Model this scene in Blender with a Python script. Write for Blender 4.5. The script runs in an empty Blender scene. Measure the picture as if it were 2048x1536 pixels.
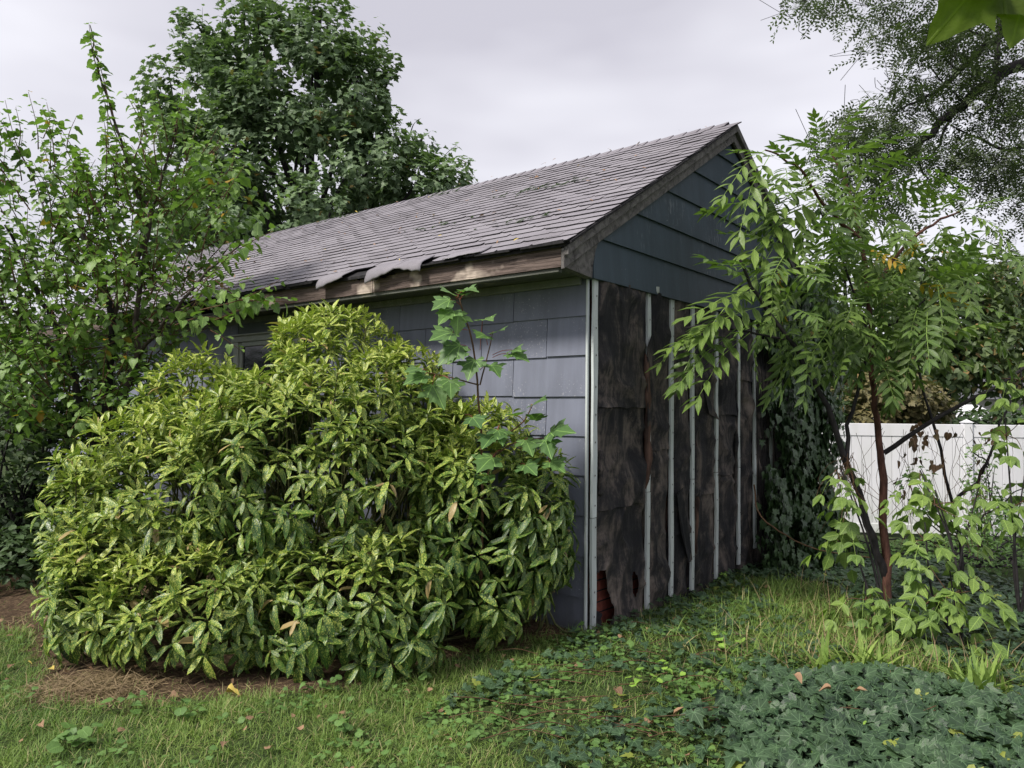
import bpy, math
import numpy as np
from mathutils import Matrix, Vector, noise as mnoise
R = np.random.RandomState(7)
sc = bpy.context.scene
COL = sc.collection

# ------------------------------------------------------------------ camera
FPX = 1520.0
CAM = np.array([0.0, 0.0, 1.5])
cam_d = bpy.data.cameras.new('camera'); cam_d.sensor_width = 36; cam_d.lens = FPX/2048*36
cam_d.clip_end = 1000; cam_d.clip_start = 0.05
cam = bpy.data.objects.new('camera', cam_d); COL.objects.link(cam); sc.camera = cam
MC = Matrix.Translation(CAM.tolist()) @ Matrix.Rotation(math.radians(90+2.1), 4, 'X') @ Matrix.Rotation(math.radians(0.6), 4, 'Z')
cam.matrix_world = MC
CR = np.array(MC.to_3x3()); CRI = CR.T

# ------------------------------------------------------------------ world, sun, exposure
SUN = Vector((-0.72, -0.55, 0.95)).normalized()
w = bpy.data.worlds.new('World'); sc.world = w; w.use_nodes = True
nt = w.node_tree; nt.nodes.clear()
def wn(t, **k):
    n = nt.nodes.new(t)
    for a, b in k.items(): setattr(n, a, b)
    return n
out = wn('ShaderNodeOutputWorld'); mixs = wn('ShaderNodeMixShader'); mixs.inputs[0].default_value = 0.93
sky = wn('ShaderNodeTexSky'); sky.sky_type = 'NISHITA'; sky.sun_disc = False
sky.sun_elevation = math.asin(SUN.z); sky.sun_rotation = math.atan2(SUN.x, SUN.y)
b1 = wn('ShaderNodeBackground'); b1.inputs[1].default_value = 0.05
nt.links.new(sky.outputs[0], b1.inputs[0])
tc = wn('ShaderNodeTexCoord'); mp = wn('ShaderNodeMapping'); mp.inputs['Scale'].default_value = (1.1, 1.1, 3.4)
mp.inputs['Location'].default_value = (0.35, 0.1, 0.55)
nt.links.new(tc.outputs['Generated'], mp.inputs[0])
no = wn('ShaderNodeTexNoise'); no.inputs['Scale'].default_value = 1.15; no.inputs['Detail'].default_value = 4; no.inputs['Roughness'].default_value = .5
nt.links.new(mp.outputs[0], no.inputs[0])
cr = wn('ShaderNodeValToRGB')
cr.color_ramp.elements[0].position = .40; cr.color_ramp.elements[0].color = (.58, .565, .63, 1)
cr.color_ramp.elements[1].position = .60; cr.color_ramp.elements[1].color = (.83, .82, .88, 1)
nt.links.new(no.outputs[0], cr.inputs[0])
b2 = wn('ShaderNodeBackground'); b2.inputs[1].default_value = 0.385
nt.links.new(cr.outputs[0], b2.inputs[0])
nt.links.new(b1.outputs[0], mixs.inputs[1]); nt.links.new(b2.outputs[0], mixs.inputs[2]); nt.links.new(mixs.outputs[0], out.inputs[0])
sun_d = bpy.data.lights.new('sun', 'SUN'); sun_d.energy = 1.5; sun_d.angle = math.radians(11); sun_d.color = (1, .95, .86)
sun = bpy.data.objects.new('sun', sun_d); COL.objects.link(sun); sun.rotation_euler = SUN.to_track_quat('Z', 'Y').to_euler()
sc.view_settings.view_transform = 'Standard'; sc.view_settings.look = 'None'; sc.view_settings.exposure = 1.6
sc.view_settings.gamma = 1; sc.view_settings.use_curve_mapping = False
sc.cycles.max_bounces = 6; sc.cycles.diffuse_bounces = 3; sc.cycles.glossy_bounces = 2; sc.cycles.transmission_bounces = 4
sc.cycles.sample_clamp_indirect = 4

# ------------------------------------------------------------------ geometry helpers
def P(px, py, d):
    """world point seen at photo pixel (px,py), d metres ahead"""
    v = np.array([(px-1024)/FPX, -(py-768)/FPX, -1.0])*d
    return CAM + CR @ v
def proj(pts):
    q = (np.asarray(pts)-CAM) @ CRI.T
    d = -q[..., 2]; dd = np.where(abs(d) < 1e-3, 1e-3, d)
    return q[..., 0]/dd*FPX+1024, -q[..., 1]/dd*FPX+768, d
def gh(x, y):
    """ground height"""
    x = np.asarray(x, float); y = np.asarray(y, float)
    t = np.clip((y-6.5)/5.0, 0, 1); t = t*t*(3-2*t)
    r = np.clip((x-1.0)/2.0, 0, 1)
    z = -0.42*t*r - .1*t*(1-r)
    z = z + .018*np.sin(x*2.1+y*1.3)+.012*np.sin(x*4.7-y*3.1)+.01*np.sin(y*6.3+x*1.7)
    return z
def G(px, py):
    v = CR @ np.array([(px-1024)/FPX, -(py-768)/FPX, -1.0])
    t = 3.0
    for _ in range(30):
        p = CAM+v*t; t = (gh(p[0], p[1])-CAM[2])/v[2]
    return CAM+v*t

def setp(o, label=None, cat=None, group=None, kind=None):
    if label: o['label'] = label
    if cat: o['category'] = cat
    if group: o['group'] = group
    if kind: o['kind'] = kind
    return o
def empty(name, loc, label, cat, group=None, rz=0):
    o = bpy.data.objects.new(name, None); COL.objects.link(o); o.location = [float(a) for a in loc]; o.rotation_euler = (0, 0, rz)
    o.empty_display_size = .1
    return setp(o, label, cat, group)
def link(name, me, parent=None, kind=None):
    o = bpy.data.objects.new(name, me); COL.objects.link(o)
    if parent is not None: o.parent = parent
    if kind: o['kind'] = kind
    return o
def mesh(name, V, F, m, smooth=False, luv=None, age=None):
    me = bpy.data.meshes.new(name)
    V = np.asarray(V, np.float32)
    if isinstance(F, np.ndarray) and F.ndim == 2:
        k = F.shape[1]; n = len(F)
        me.vertices.add(len(V)); me.vertices.foreach_set('co', V.ravel())
        me.loops.add(n*k); me.loops.foreach_set('vertex_index', F.astype(np.int32).ravel())
        me.polygons.add(n); me.polygons.foreach_set('loop_start', np.arange(0, n*k, k, dtype=np.int32))
        me.polygons.foreach_set('loop_total', np.full(n, k, np.int32))
        me.update(calc_edges=True)
    else:
        me.from_pydata([tuple(map(float, v)) for v in V], [], [tuple(map(int, f)) for f in F])
    if luv is not None:
        a = me.attributes.new('luv', 'FLOAT_VECTOR', 'POINT'); a.data.foreach_set('vector', np.asarray(luv, np.float32).ravel())
    if age is not None:
        a = me.attributes.new('age', 'FLOAT', 'POINT'); a.data.foreach_set('value', np.asarray(age, np.float32).ravel())
    if smooth: me.polygons.foreach_set('use_smooth', np.ones(len(me.polygons), bool))
    me.materials.append(m)
    return me
def obj(name, V, F, m, parent=None, smooth=False, kind=None):
    return link(name, mesh(name, V, F, m, smooth), parent, kind)
QF = [(0, 3, 2, 1), (4, 5, 6, 7), (0, 1, 5, 4), (1, 2, 6, 5), (2, 3, 7, 6), (3, 0, 4, 7)]
def boxv(x0, x1, y0, y1, z0, z1):
    return [(x0, y0, z0), (x1, y0, z0), (x1, y1, z0), (x0, y1, z0), (x0, y0, z1), (x1, y0, z1), (x1, y1, z1), (x0, y1, z1)]
def bev(me, wd):
    import bmesh
    bm = bmesh.new(); bm.from_mesh(me)
    bmesh.ops.bevel(bm, geom=list(bm.edges), offset=wd, segments=1, affect='EDGES')
    bm.to_mesh(me); bm.free()
def box(name, x0, x1, y0, y1, z0, z1, m, parent=None, b=0.0):
    me = mesh(name, boxv(x0, x1, y0, y1, z0, z1), QF, m)
    if b: bev(me, b)
    return link(name, me, parent)
def tube_arr(pts, rad, sides=6, wob=0.0):
    pts = np.asarray(pts, float); n = len(pts)
    rad = np.broadcast_to(np.asarray(rad, float), (n,))
    T = np.gradient(pts, axis=0); T /= np.linalg.norm(T, axis=1)[:, None]+1e-9
    ref = np.array([.31, .2, .93]) if abs(T[:, 2]).mean() < .8 else np.array([1, .1, .05])
    A = np.cross(T, ref); A /= np.linalg.norm(A, axis=1)[:, None]+1e-9
    B = np.cross(T, A)
    an = np.arange(sides)/sides*2*np.pi
    rr = rad[:, None]*(1+wob*R.uniform(-1, 1, (n, sides)))
    V = pts[:, None]+rr[..., None]*(np.cos(an)[None, :, None]*A[:, None]+np.sin(an)[None, :, None]*B[:, None])
    V = V.reshape(-1, 3)
    F = []
    i = np.arange(n-1)[:, None]*sides; j = np.arange(sides)[None]; j2 = (j+1) % sides
    a, b, c, d = i+j, i+j2, i+sides+j2, i+sides+j
    F = np.stack([a, b, c, d], -1).reshape(-1, 4)
    return V, F
def tubes(name, lst, m, parent=None, off=(0, 0, 0), sides=6, wob=0, kind=None):
    Vs, Fs, o = [], [], 0
    for pts, rad in lst:
        V, F = tube_arr(pts, rad, sides, wob); Vs.append(V); Fs.append(F+o); o += len(V)
    return obj(name, np.concatenate(Vs)-np.asarray(off), np.concatenate(Fs), m, parent, True, kind)
def smooth_path(pts, n=14, jit=0.0):
    pts = np.asarray(pts, float); k = len(pts)
    if k == 2: pts = np.array([pts[0], (pts[0]+pts[1])/2, pts[1]]); k = 3
    t = np.linspace(0, k-1, n); res = []
    Q = np.vstack([2*pts[0]-pts[1], pts, 2*pts[-1]-pts[-2]])
    for u in t:
        i = min(int(u), k-2); f = u-i; p0, p1, p2, p3 = Q[i:i+4]
        res.append(.5*((2*p1)+(-p0+p2)*f+(2*p0-5*p1+4*p2-p3)*f*f+(-p0+3*p1-3*p2+p3)*f**3))
    res = np.array(res)
    if jit: res[1:-1] += R.normal(0, jit, (n-2, 3))
    return res
def unit(v):
    v = np.asarray(v, float); return v/(np.linalg.norm(v, axis=-1, keepdims=True)+1e-9)

# ------------------------------------------------------------------ materials
class NB:
    def __init__(s, name):
        s.m = bpy.data.materials.new(name); s.m.use_nodes = True; s.t = s.m.node_tree
        s.b = s.t.nodes['Principled BSDF']; s.o = s.t.nodes['Material Output']
    def n(s, t, ins=None, **k):
        x = s.t.nodes.new(t)
        for a, b in k.items(): setattr(x, a, b)
        for a, b in (ins or {}).items(): s.put(x.inputs[a], b)
        return x
    def put(s, sock, v):
        if hasattr(v, 'is_output') or isinstance(v, bpy.types.NodeSocket): s.t.links.new(v, sock)
        elif isinstance(v, bpy.types.Node): s.t.links.new(v.outputs[0], sock)
        else: sock.default_value = v
    def co(s, scale=(1, 1, 1), rnd=False, kind='Object'):
        tc = s.n('ShaderNodeTexCoord').outputs[kind]
        if rnd:
            oi = s.n('ShaderNodeObjectInfo').outputs['Random']
            mu = s.n('ShaderNodeMath', {0: oi, 1: 37.0}, operation='MULTIPLY')
            tc = s.n('ShaderNodeVectorMath', {0: tc, 1: mu.outputs[0]}, operation='ADD').outputs[0]
        return s.n('ShaderNodeMapping', {0: tc, 'Scale': scale}).outputs[0]
    def noise(s, vec, sc_, det=4, rough=.55, dist=0):
        return s.n('ShaderNodeTexNoise', {'Vector': vec, 'Scale': sc_, 'Detail': det, 'Roughness': rough, 'Distortion': dist}).outputs[0]
    def ramp(s, f, els, interp='LINEAR'):
        r = s.n('ShaderNodeValToRGB', {0: f}); cr = r.color_ramp; cr.interpolation = interp
        while len(cr.elements) < len(els): cr.elements.new(.5)
        for e, (p, c) in zip(cr.elements, els):
            e.position = p; e.color = (c, c, c, 1) if isinstance(c, (int, float)) else (*c, 1)
        return r.outputs[0]
    def mix(s, f, a, b, bt='MIX'):
        x = s.n('ShaderNodeMix', data_type='RGBA', blend_type=bt)
        for i, v in ((0, f), (6, a), (7, b)):
            if isinstance(v, tuple) and len(v) == 3: v = (*v, 1)
            s.put(x.inputs[i], v)
        return x.outputs[2]
    def math(s, op, a, b=0.0, c=None):
        d = {0: a, 1: b}
        if c is not None: d[2] = c
        return s.n('ShaderNodeMath', d, operation=op).outputs[0]
    def bump(s, h, st=.3, dist=.01):
        s.put(s.b.inputs['Normal'], s.n('ShaderNodeBump', {'Strength': st, 'Distance': dist, 'Height': h}))
    def done(s, col, rough=.7, spec=.5):
        s.put(s.b.inputs['Base Color'], (*col, 1) if isinstance(col, tuple) and len(col) == 3 else col)
        s.put(s.b.inputs['Roughness'], rough); s.put(s.b.inputs['Specular IOR Level'], spec)
        return s.m
def leafmat(name, cA, cB, old=None, oldp=.97, rough=.42, trans=.22, vein=.35, spec=.5, tcol=(1.0, 1.25, .45), speck=False, ycol=(.42, .38, .05), palm=False):
    cA = tuple(min(.9, c*1.12) for c in cA); cB = tuple(min(.9, c*1.18) for c in cB)
    s = NB(name)
    at = s.n('ShaderNodeAttribute', attribute_name='luv'); ag = s.n('ShaderNodeAttribute', attribute_name='age').outputs['Fac']
    sp = s.n('ShaderNodeSeparateXYZ', {0: at.outputs['Vector']}); x, y, r = sp.outputs
    ax = s.math('ABSOLUTE', x)
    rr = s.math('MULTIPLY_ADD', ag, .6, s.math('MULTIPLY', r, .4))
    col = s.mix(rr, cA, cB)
    pz = s.n('ShaderNodeTexCoord').outputs['Object']
    nz = s.noise(pz, 9, 3)
    col = s.mix(s.math('MULTIPLY', s.ramp(nz, [(.35, 0.0), (.7, 1.0)]), .35), col, tuple(c*.55 for c in cA))
    # side veins
    vv = s.math('SINE', s.math('MULTIPLY', s.math('SUBTRACT', y, s.math('MULTIPLY', ax, .8)), 42.0))
    vv = s.ramp(vv, [(.86, 0.0), (1.0, 1.0)])
    mid = s.ramp(ax, [(.0, 1.0), (.03, 0.0)])
    vn = s.math('MAXIMUM', s.math('MULTIPLY', vv, .45), mid)
    if palm:
        rad_ = s.math('SQRT', s.math('ADD', s.math('MULTIPLY', x, x), s.math('MULTIPLY', y, y)))
        ang = s.math('ARCTAN2', x, y); an2 = s.math('ABSOLUTE', s.math('SINE', s.math('MULTIPLY', ang, 4.3)))
        vn = s.ramp(s.math('MULTIPLY', an2, rad_), [(.035, 1.0), (.085, 0.0)])
    if speck:
        off = s.n('ShaderNodeCombineXYZ', {0: x, 1: y, 2: s.math('MULTIPLY', r, 60.0)}).outputs[0]
        vo = s.n('ShaderNodeTexVoronoi', {'Vector': off, 'Scale': 15.0}, feature='F1')
        big = s.noise(off, 3.4, 2)
        th = s.math('ADD', s.math('MULTIPLY', ag, .30), s.math('MULTIPLY_ADD', big, .60, -.02))
        spk = s.math('LESS_THAN', vo.outputs['Distance'], th)
        fy = s.math('MULTIPLY', spk, s.math('MULTIPLY_ADD', ag, .4, .5))
        col = s.mix(fy, col, ycol)
    col = s.mix(s.math('MULTIPLY', vn, vein), col, tuple(min(1, c*2.3+.02) for c in cB))
    if old:
        col = s.mix(s.math('GREATER_THAN', r, oldp), col, old)
    geo = s.n('ShaderNodeNewGeometry').outputs['Backfacing']
    col = s.mix(s.math('MULTIPLY', geo, .45), col, s.mix(.5, col, (.16, .22, .12)))
    s.bump(s.math('ADD', vn, s.noise(at.outputs['Vector'], 14, 2)), .35, .004)
    s.done(col, rough, spec)
    tr = s.n('ShaderNodeBsdfTranslucent', {0: s.mix(1.0, col, tcol, 'MULTIPLY')})
    mx = s.n('ShaderNodeMixShader', {0: trans, 1: s.b.outputs[0], 2: tr.outputs[0]})
    s.t.links.new(mx.outputs[0], s.o.inputs[0])
    return s.m

def bark(name, c1, c2, sc_=18):
    s = NB(name); v = s.co((1, 1, .35)); n = s.noise(v, sc_, 5, .65)
    c = s.ramp(n, [(.3, c1), (.7, c2)]); s.bump(n, .7, .02); return s.done(c, .85, .3)
M = {}
M['bark'] = bark('bark_grey_brown', (.028, .02, .018), (.10, .078, .068))
M['bark_red'] = bark('bark_red_brown', (.04, .018, .013), (.16, .075, .055), 26)
M['bark_dark'] = bark('bark_dark', (.012, .011, .013), (.045, .04, .042))
M['twig'] = bark('twig', (.06, .035, .02), (.16, .09, .05), 40)
M['twig_green'] = bark('green_twig', (.05, .06, .02), (.12, .12, .05), 40)
M['petiole'] = NB('red_petiole').done((.28, .06, .045), .5)
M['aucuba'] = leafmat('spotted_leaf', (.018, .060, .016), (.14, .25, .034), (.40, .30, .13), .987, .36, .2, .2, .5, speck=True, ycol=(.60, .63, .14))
M['mulberry'] = leafmat('mulberry_leaf', (.06, .13, .032), (.24, .37, .08), (.45, .28, .03), .988, .45, .3, .35)
M['darkshrub'] = leafmat('dark_shrub_leaf', (.025, .05, .02), (.07, .12, .04), None, 2, .55, .22, .2)
M['maple'] = leafmat('maple_leaf', (.07, .12, .065), (.21, .29, .14), (.20, .15, .04), .99, .5, .25, .3, palm=True)
M['seedling'] = leafmat('seedling_leaf', (.065, .14, .045), (.17, .29, .07), None, 2, .5, .3, .45, palm=True)
M['ailanthus'] = leafmat('pinnate_leaf', (.045, .095, .030), (.19, .28, .055), (.50, .32, .03), .985, .42, .3, .4)
M['boxelder'] = leafmat('box_elder_leaf', (.07, .14, .028), (.20, .29, .06), (.5, .4, .05), .997, .5, .3, .55)
M['locust'] = leafmat('locust_leaf', (.04, .055, .035), (.10, .13, .06), None, 2, .5, .3, .1)
M['ivy'] = leafmat('ivy_leaf', (.013, .034, .016), (.062, .110, .050), (.22, .26, .05), .985, .44, .10, .45, .4, palm=True)
M['ivywall'] = leafmat('wall_ivy_leaf', (.022, .048, .022), (.07, .125, .045), None, 2, .42, .12, .3, .4, palm=True)
M['weed'] = leafmat('weed_leaf', (.06, .13, .035), (.16, .28, .07), None, 2, .5, .28, .4)
M['lime'] = leafmat('lime_weed_leaf', (.16, .34, .05), (.30, .48, .08), None, 2, .5, .3, .5)
M['grass'] = leafmat('grass_blade', (.09, .18, .035), (.32, .43, .10), (.46, .40, .20), .90, .5, .28, .0)
M['straw'] = leafmat('straw', (.16, .11, .06), (.36, .27, .15), None, 2, .7, .1, .0)
M['fartree'] = leafmat('far_tree_leaf', (.045, .085, .03), (.14, .18, .06), (.30, .20, .08), .93, .55, .2, .1)
M['fargrey'] = leafmat('grey_far_leaf', (.08, .11, .07), (.16, .19, .11), (.25, .18, .10), .95, .55, .2, .1)
M['rustmaple'] = leafmat('rust_leaf', (.09, .085, .035), (.22, .18, .075), None, 2, .6, .2, .1)
M['deadleaf'] = leafmat('dead_leaf', (.10, .055, .03), (.34, .21, .12), (.55, .42, .10), .93, .75, .1, .4, tcol=(1, .8, .5))
M['nearleaf'] = leafmat('near_maple_leaf', (.075, .12, .008), (.12, .18, .012), None, 2, .6, .5, .12, palm=True)

# ------------------------------------------------------------------ leaf templates: (V, T, luv2)
def fan_leaf(half, c=.3, droop=.25, fold=.12, wave=.03):
    pts = [(0.0, 0.0)]+list(half); left = [(-x, y) for x, y in reversed(half[:-1])]
    o = np.array(pts+left); n = len(o)
    xy = np.vstack([[0, c], [0, (c+1)/2.0], o]); m = len(half)   # centre, mid, outline
    T = []
    for i in range(n):
        a, b = 2+i, 2+(i+1) % n
        T.append((0, b, a))
    z = -droop*xy[:, 1]**2+fold*abs(xy[:, 0])+wave*np.sin(xy[:, 0]*13+xy[:, 1]*9)
    V = np.column_stack([xy, z])
    return V, np.array(T)[:, ::-1], xy
def strip_leaf(ws, ys, width, droop=.3, fold=.25, curl=0):
    V, uv, T = [], [], []
    for w_, y in zip(ws, ys):
        for s_ in (-1, 0, 1):
            x = s_*w_*width
            V.append((x, y, -droop*y*y+fold*abs(x)+curl*math.sin(y*9+s_))); uv.append((x*(.34/width)*1.0, y))
    for i in range(len(ws)-1):
        a = i*3; b = a+3
        for k in (0, 1):
            T += [(a+k, a+k+1, b+k+1), (a+k, b+k+1, b+k)]
    return np.array(V), np.array(T), np.array(uv)
HALF = dict(
    maple=[(.07, -.08), (.27, -.13), (.43, -.01), (.31, .12), (.55, .18), (.66, .40), (.47, .40), (.33, .47), (.41, .66), (.27, .66), (.17, .74), (.12, .86), (0, 1.)],
    ivy=[(.10, -.12), (.34, -.11), (.50, .07), (.33, .2), (.55, .47), (.24, .48), (.14, .64), (0, 1.)],
    mul=[(.13, -.13), (.36, -.08), (.46, .14), (.42, .36), (.27, .40), (.35, .60), (.18, .82), (0, 1.)],
    heart=[(.13, -.13), (.36, -.08), (.45, .16), (.40, .40), (.30, .62), (.13, .84), (0, 1.)],
    rnd=[(.15, -.14), (.42, -.06), (.54, .24), (.50, .5), (.34, .72), (.15, .82), (0, .80)],
    box=[(.10, .05), (.26, .2), (.34, .42), (.24, .5), (.27, .66), (.13, .74), (0, 1.)])
def var(key, n, c=.3):
    out = []
    for _ in range(n):
        h = [(x*R.uniform(.88, 1.12), y+R.uniform(-.03, .03)) for x, y in HALF[key][:-1]]+[HALF[key][-1]]
        out.append(fan_leaf(h, c, R.uniform(.05, .45), R.uniform(0, .3), R.uniform(.01, .06)))
    return out
T_MAPLE = var('maple', 4); T_IVY = var('ivy', 5, .25); T_MUL = var('mul', 3)+var('heart', 3); T_RND = var('rnd', 4); T_BOX = var('box', 3)
T_HEART = var('heart', 4)
T_LANCE = [strip_leaf((.05, .75, 1, .72, .0), (0, .22, .5, .78, 1), R.uniform(.125, .175), R.uniform(.0, .7), R.uniform(.2, .7), R.uniform(0, .035)) for _ in range(9)]
T_BLADE = [strip_leaf((1, .9, .6, 0), (0, .35, .7, 1), .04, d, .2) for d in (.0, .25, .55, .9)]
def compound(n, ll, lw, droop, seed, term=True, tip=.55):
    rr = np.random.RandomState(seed)
    V, T, uv = [], [], []; o = 0
    L0, T0, U0 = strip_leaf((.1, .95, 1, .0), (0, .3, .62, 1), lw/ll*.5, .2, .3)
    def z(y): return -droop*y*y
    rv = np.array([(-.008, 0, 0), (.008, 0, 0), (.006, .5, z(.5)), (-.006, .5, z(.5)), (.003, .95, z(.95)), (-.003, .95, z(.95))])
    V.append(rv); T.append(np.array([(0, 1, 2), (0, 2, 3), (3, 2, 4), (3, 4, 5)])); uv.append(np.column_stack([np.full(6, .0), rv[:, 1]])); o = 6
    ys = np.linspace(.2, .95, n)
    for i, y in enumerate(ys):
        for s_ in (-1, 1):
            an = s_*(math.radians(62)-.5*(y-.2))+rr.uniform(-.12, .12); L = ll*(1-.35*abs(y-.45))*rr.uniform(.85, 1.1)
            c_, s2 = math.cos(an), math.sin(an)
            X = L0[:, 0]*L; Y = L0[:, 1]*L; Z = L0[:, 2]*L
            pit = rr.uniform(.0, .5)
            v = np.column_stack([X*c_+Y*s2, -X*s2+Y*c_+y+rr.uniform(-.015, .015), Z-pit*Y+z(y)])
            V.append(v); T.append(T0+o); uv.append(U0); o += len(v)
    if term:
        v = np.column_stack([L0[:, 0]*ll, L0[:, 1]*ll+.95, L0[:, 2]*ll+z(1)]); V.append(v); T.append(T0+o); uv.append(U0)
    return np.vstack(V), np.vstack(T), np.vstack(uv)
T_PIN = [compound(6, .30, .090, d, i) for i, d in enumerate((.1, .3, .5, .25, .4))]
T_TRI = [compound(1, .75, .42, .3, 9, tip=.3), compound(2, .6, .32, .35, 10), compound(2, .62, .36, .1, 11)]
def loc_t(seed):
    rr = np.random.RandomState(seed); V, T, uv = [], [], []; o = 0
    rv = np.array([(-.006, 0, 0), (.006, 0, 0), (0, 1, -.25)]); V.append(rv); T.append(np.array([(0, 1, 2)])); uv.append(rv[:, :2]); o = 3
    for y in np.linspace(.15, .98, 8):
        for s_ in (-1, 1):
            L = .19*rr.uniform(.8, 1.15); a = rr.uniform(.9, 1.3)*s_; c_, s2 = math.cos(a), math.sin(a); pz = rr.uniform(-.5, .3)
            q = np.array([(0, 0), (.22, .5), (0, 1), (-.22, .5)])*L
            v = np.column_stack([q[:, 0]*c_+q[:, 1]*s2, -q[:, 0]*s2+q[:, 1]*c_+y, -.25*y*y+q[:, 1]*pz])
            V.append(v); T.append(np.array([(0, 1, 2), (0, 2, 3)])+o); uv.append(q); o += 4
    return np.vstack(V), np.vstack(T), np.vstack(uv)
T_LOC = [loc_t(i) for i in range(4)]

def frames(Y, Z):
    Y = unit(Y); X = unit(np.cross(Y, Z)); Z2 = np.cross(X, Y); return X, Y, Z2
def bake(name, tm, pos, Y, Z, size, rnd, age, mat, parent=None, off=(0, 0, 0), kind='stuff', ti=None, smooth=True):
    N = len(pos)
    if N == 0: return None
    if ti is None: ti = R.randint(0, len(tm), N)
    X, Y, Z = frames(Y, Z); size = np.broadcast_to(size, (N,)); pos = np.asarray(pos)-np.asarray(off)
    Vs, Ts, Us, As = [], [], [], []; o = 0
    for k, (V, T, U) in enumerate(tm):
        s_ = ti == k; n = s_.sum()
        if n == 0: continue
        B = np.stack([X[s_], Y[s_], Z[s_]], 1)*size[s_][:, None, None]
        W = np.einsum('vk,nkj->nvj', V, B)+pos[s_][:, None]
        Vs.append(W.reshape(-1, 3)); nv = len(V)
        Ts.append((T[None]+(np.arange(n)*nv)[:, None, None]).reshape(-1, 3)+o); o += n*nv
        u = np.zeros((n, nv, 3)); u[:, :, :2] = U[None]; u[:, :, 2] = rnd[s_][:, None]; Us.append(u.reshape(-1, 3))
        As.append(np.repeat(age[s_], nv))
    me = mesh(name, np.vstack(Vs), np.vstack(Ts), mat, smooth, np.vstack(Us), np.concatenate(As))
    o_ = link(name, me, parent, kind)
    return o_
def pieces(name, tm, pos, Y, Z, size, rnd, age, mat, parent, off=(0, 0, 0), ti=None, smooth=True):
    """each piece an object; alike ones share mesh data"""
    N = len(pos)
    if ti is None: ti = R.randint(0, len(tm), N)
    X, Y, Z = frames(Y, Z); size = np.broadcast_to(size, (N,)); cache = {}
    off = np.asarray(off)
    for i in range(N):
        rk = (int(rnd[i]*100)/100 if rnd[i] > .93 else int(rnd[i]*4)/4+.1); ak = int(np.clip(age[i], 0, .999)*5)
        key = (ti[i], rk, ak)
        me = cache.get(key)
        if me is None:
            V, T, U = tm[ti[i]]
            me = mesh(name, V, T, mat, smooth, np.column_stack([U, np.full(len(V), rk)]), np.full(len(V), ak/5+.1)); cache[key] = me
        o = bpy.data.objects.new(name, me); COL.objects.link(o); o.parent = parent
        Mx = Matrix.Identity(4)
        for c, vec in enumerate((X[i], Y[i], Z[i])):
            for r in range(3): Mx[r][c] = float(vec[r]*size[i])
        for r in range(3): Mx[r][3] = float(pos[i][r]-off[r])
        o.matrix_basis = Mx
def foliage(root, tm, pos, Y, Z, size, rnd, age, mat, nparts=300, part='leaf', mass='foliage', cell=14, minpx=9, smooth=True):
    pos = np.asarray(pos); N = len(pos); size = np.broadcast_to(size, (N,)).copy(); ti = R.randint(0, len(tm), N)
    mid = pos+unit(Y)*size[:, None]*.5
    px, py, d = proj(mid); spx = size/np.maximum(d, .1)*FPX
    ok = (px > 0) & (px < 2048) & (py > 0) & (py < 1536) & (spx >= minpx) & (d > .2)
    order = np.argsort(d); taken = set(); sel = []
    for i in order:
        if not ok[i]: continue
        k = (int(px[i]//cell), int(py[i]//cell))
        if k in taken: continue
        taken.add(k); sel.append(i)
    sel = np.array(sel, int)
    if len(sel) > nparts: sel = sel[np.argsort(-spx[sel])[:nparts]]
    m = np.zeros(N, bool); m[sel] = True
    off = np.array(root.location) if root is not None else np.zeros(3)
    rnd = np.asarray(rnd); age = np.asarray(age); Y = np.asarray(Y); Z = np.broadcast_to(Z, Y.shape)
    pieces(part, tm, pos[m], Y[m], Z[m], size[m], rnd[m], age[m], mat, root, off, ti[m], smooth)
    if (~m).sum():
        bake(mass, tm, pos[~m], Y[~m], Z[~m], size[~m], rnd[~m], age[~m], mat, root, off, 'stuff', ti[~m], smooth)
def inpoly(x, y, poly):
    x = np.asarray(x); y = np.asarray(y); c = np.zeros(x.shape, bool); n = len(poly); j = n-1
    for i in range(n):
        xi, yi = poly[i][:2]; xj, yj = poly[j][:2]
        c ^= ((yi > y) != (yj > y)) & (x < (xj-xi)*(y-yi)/(yj-yi+1e-12)+xi); j = i
    return c
def vnoise(x, y, s, seed=0):
    return np.array([mnoise.noise(Vector((a*s+seed*7.3, b*s-seed*3.1, seed*1.7))) for a, b in zip(x, y)])*.5+.5

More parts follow.
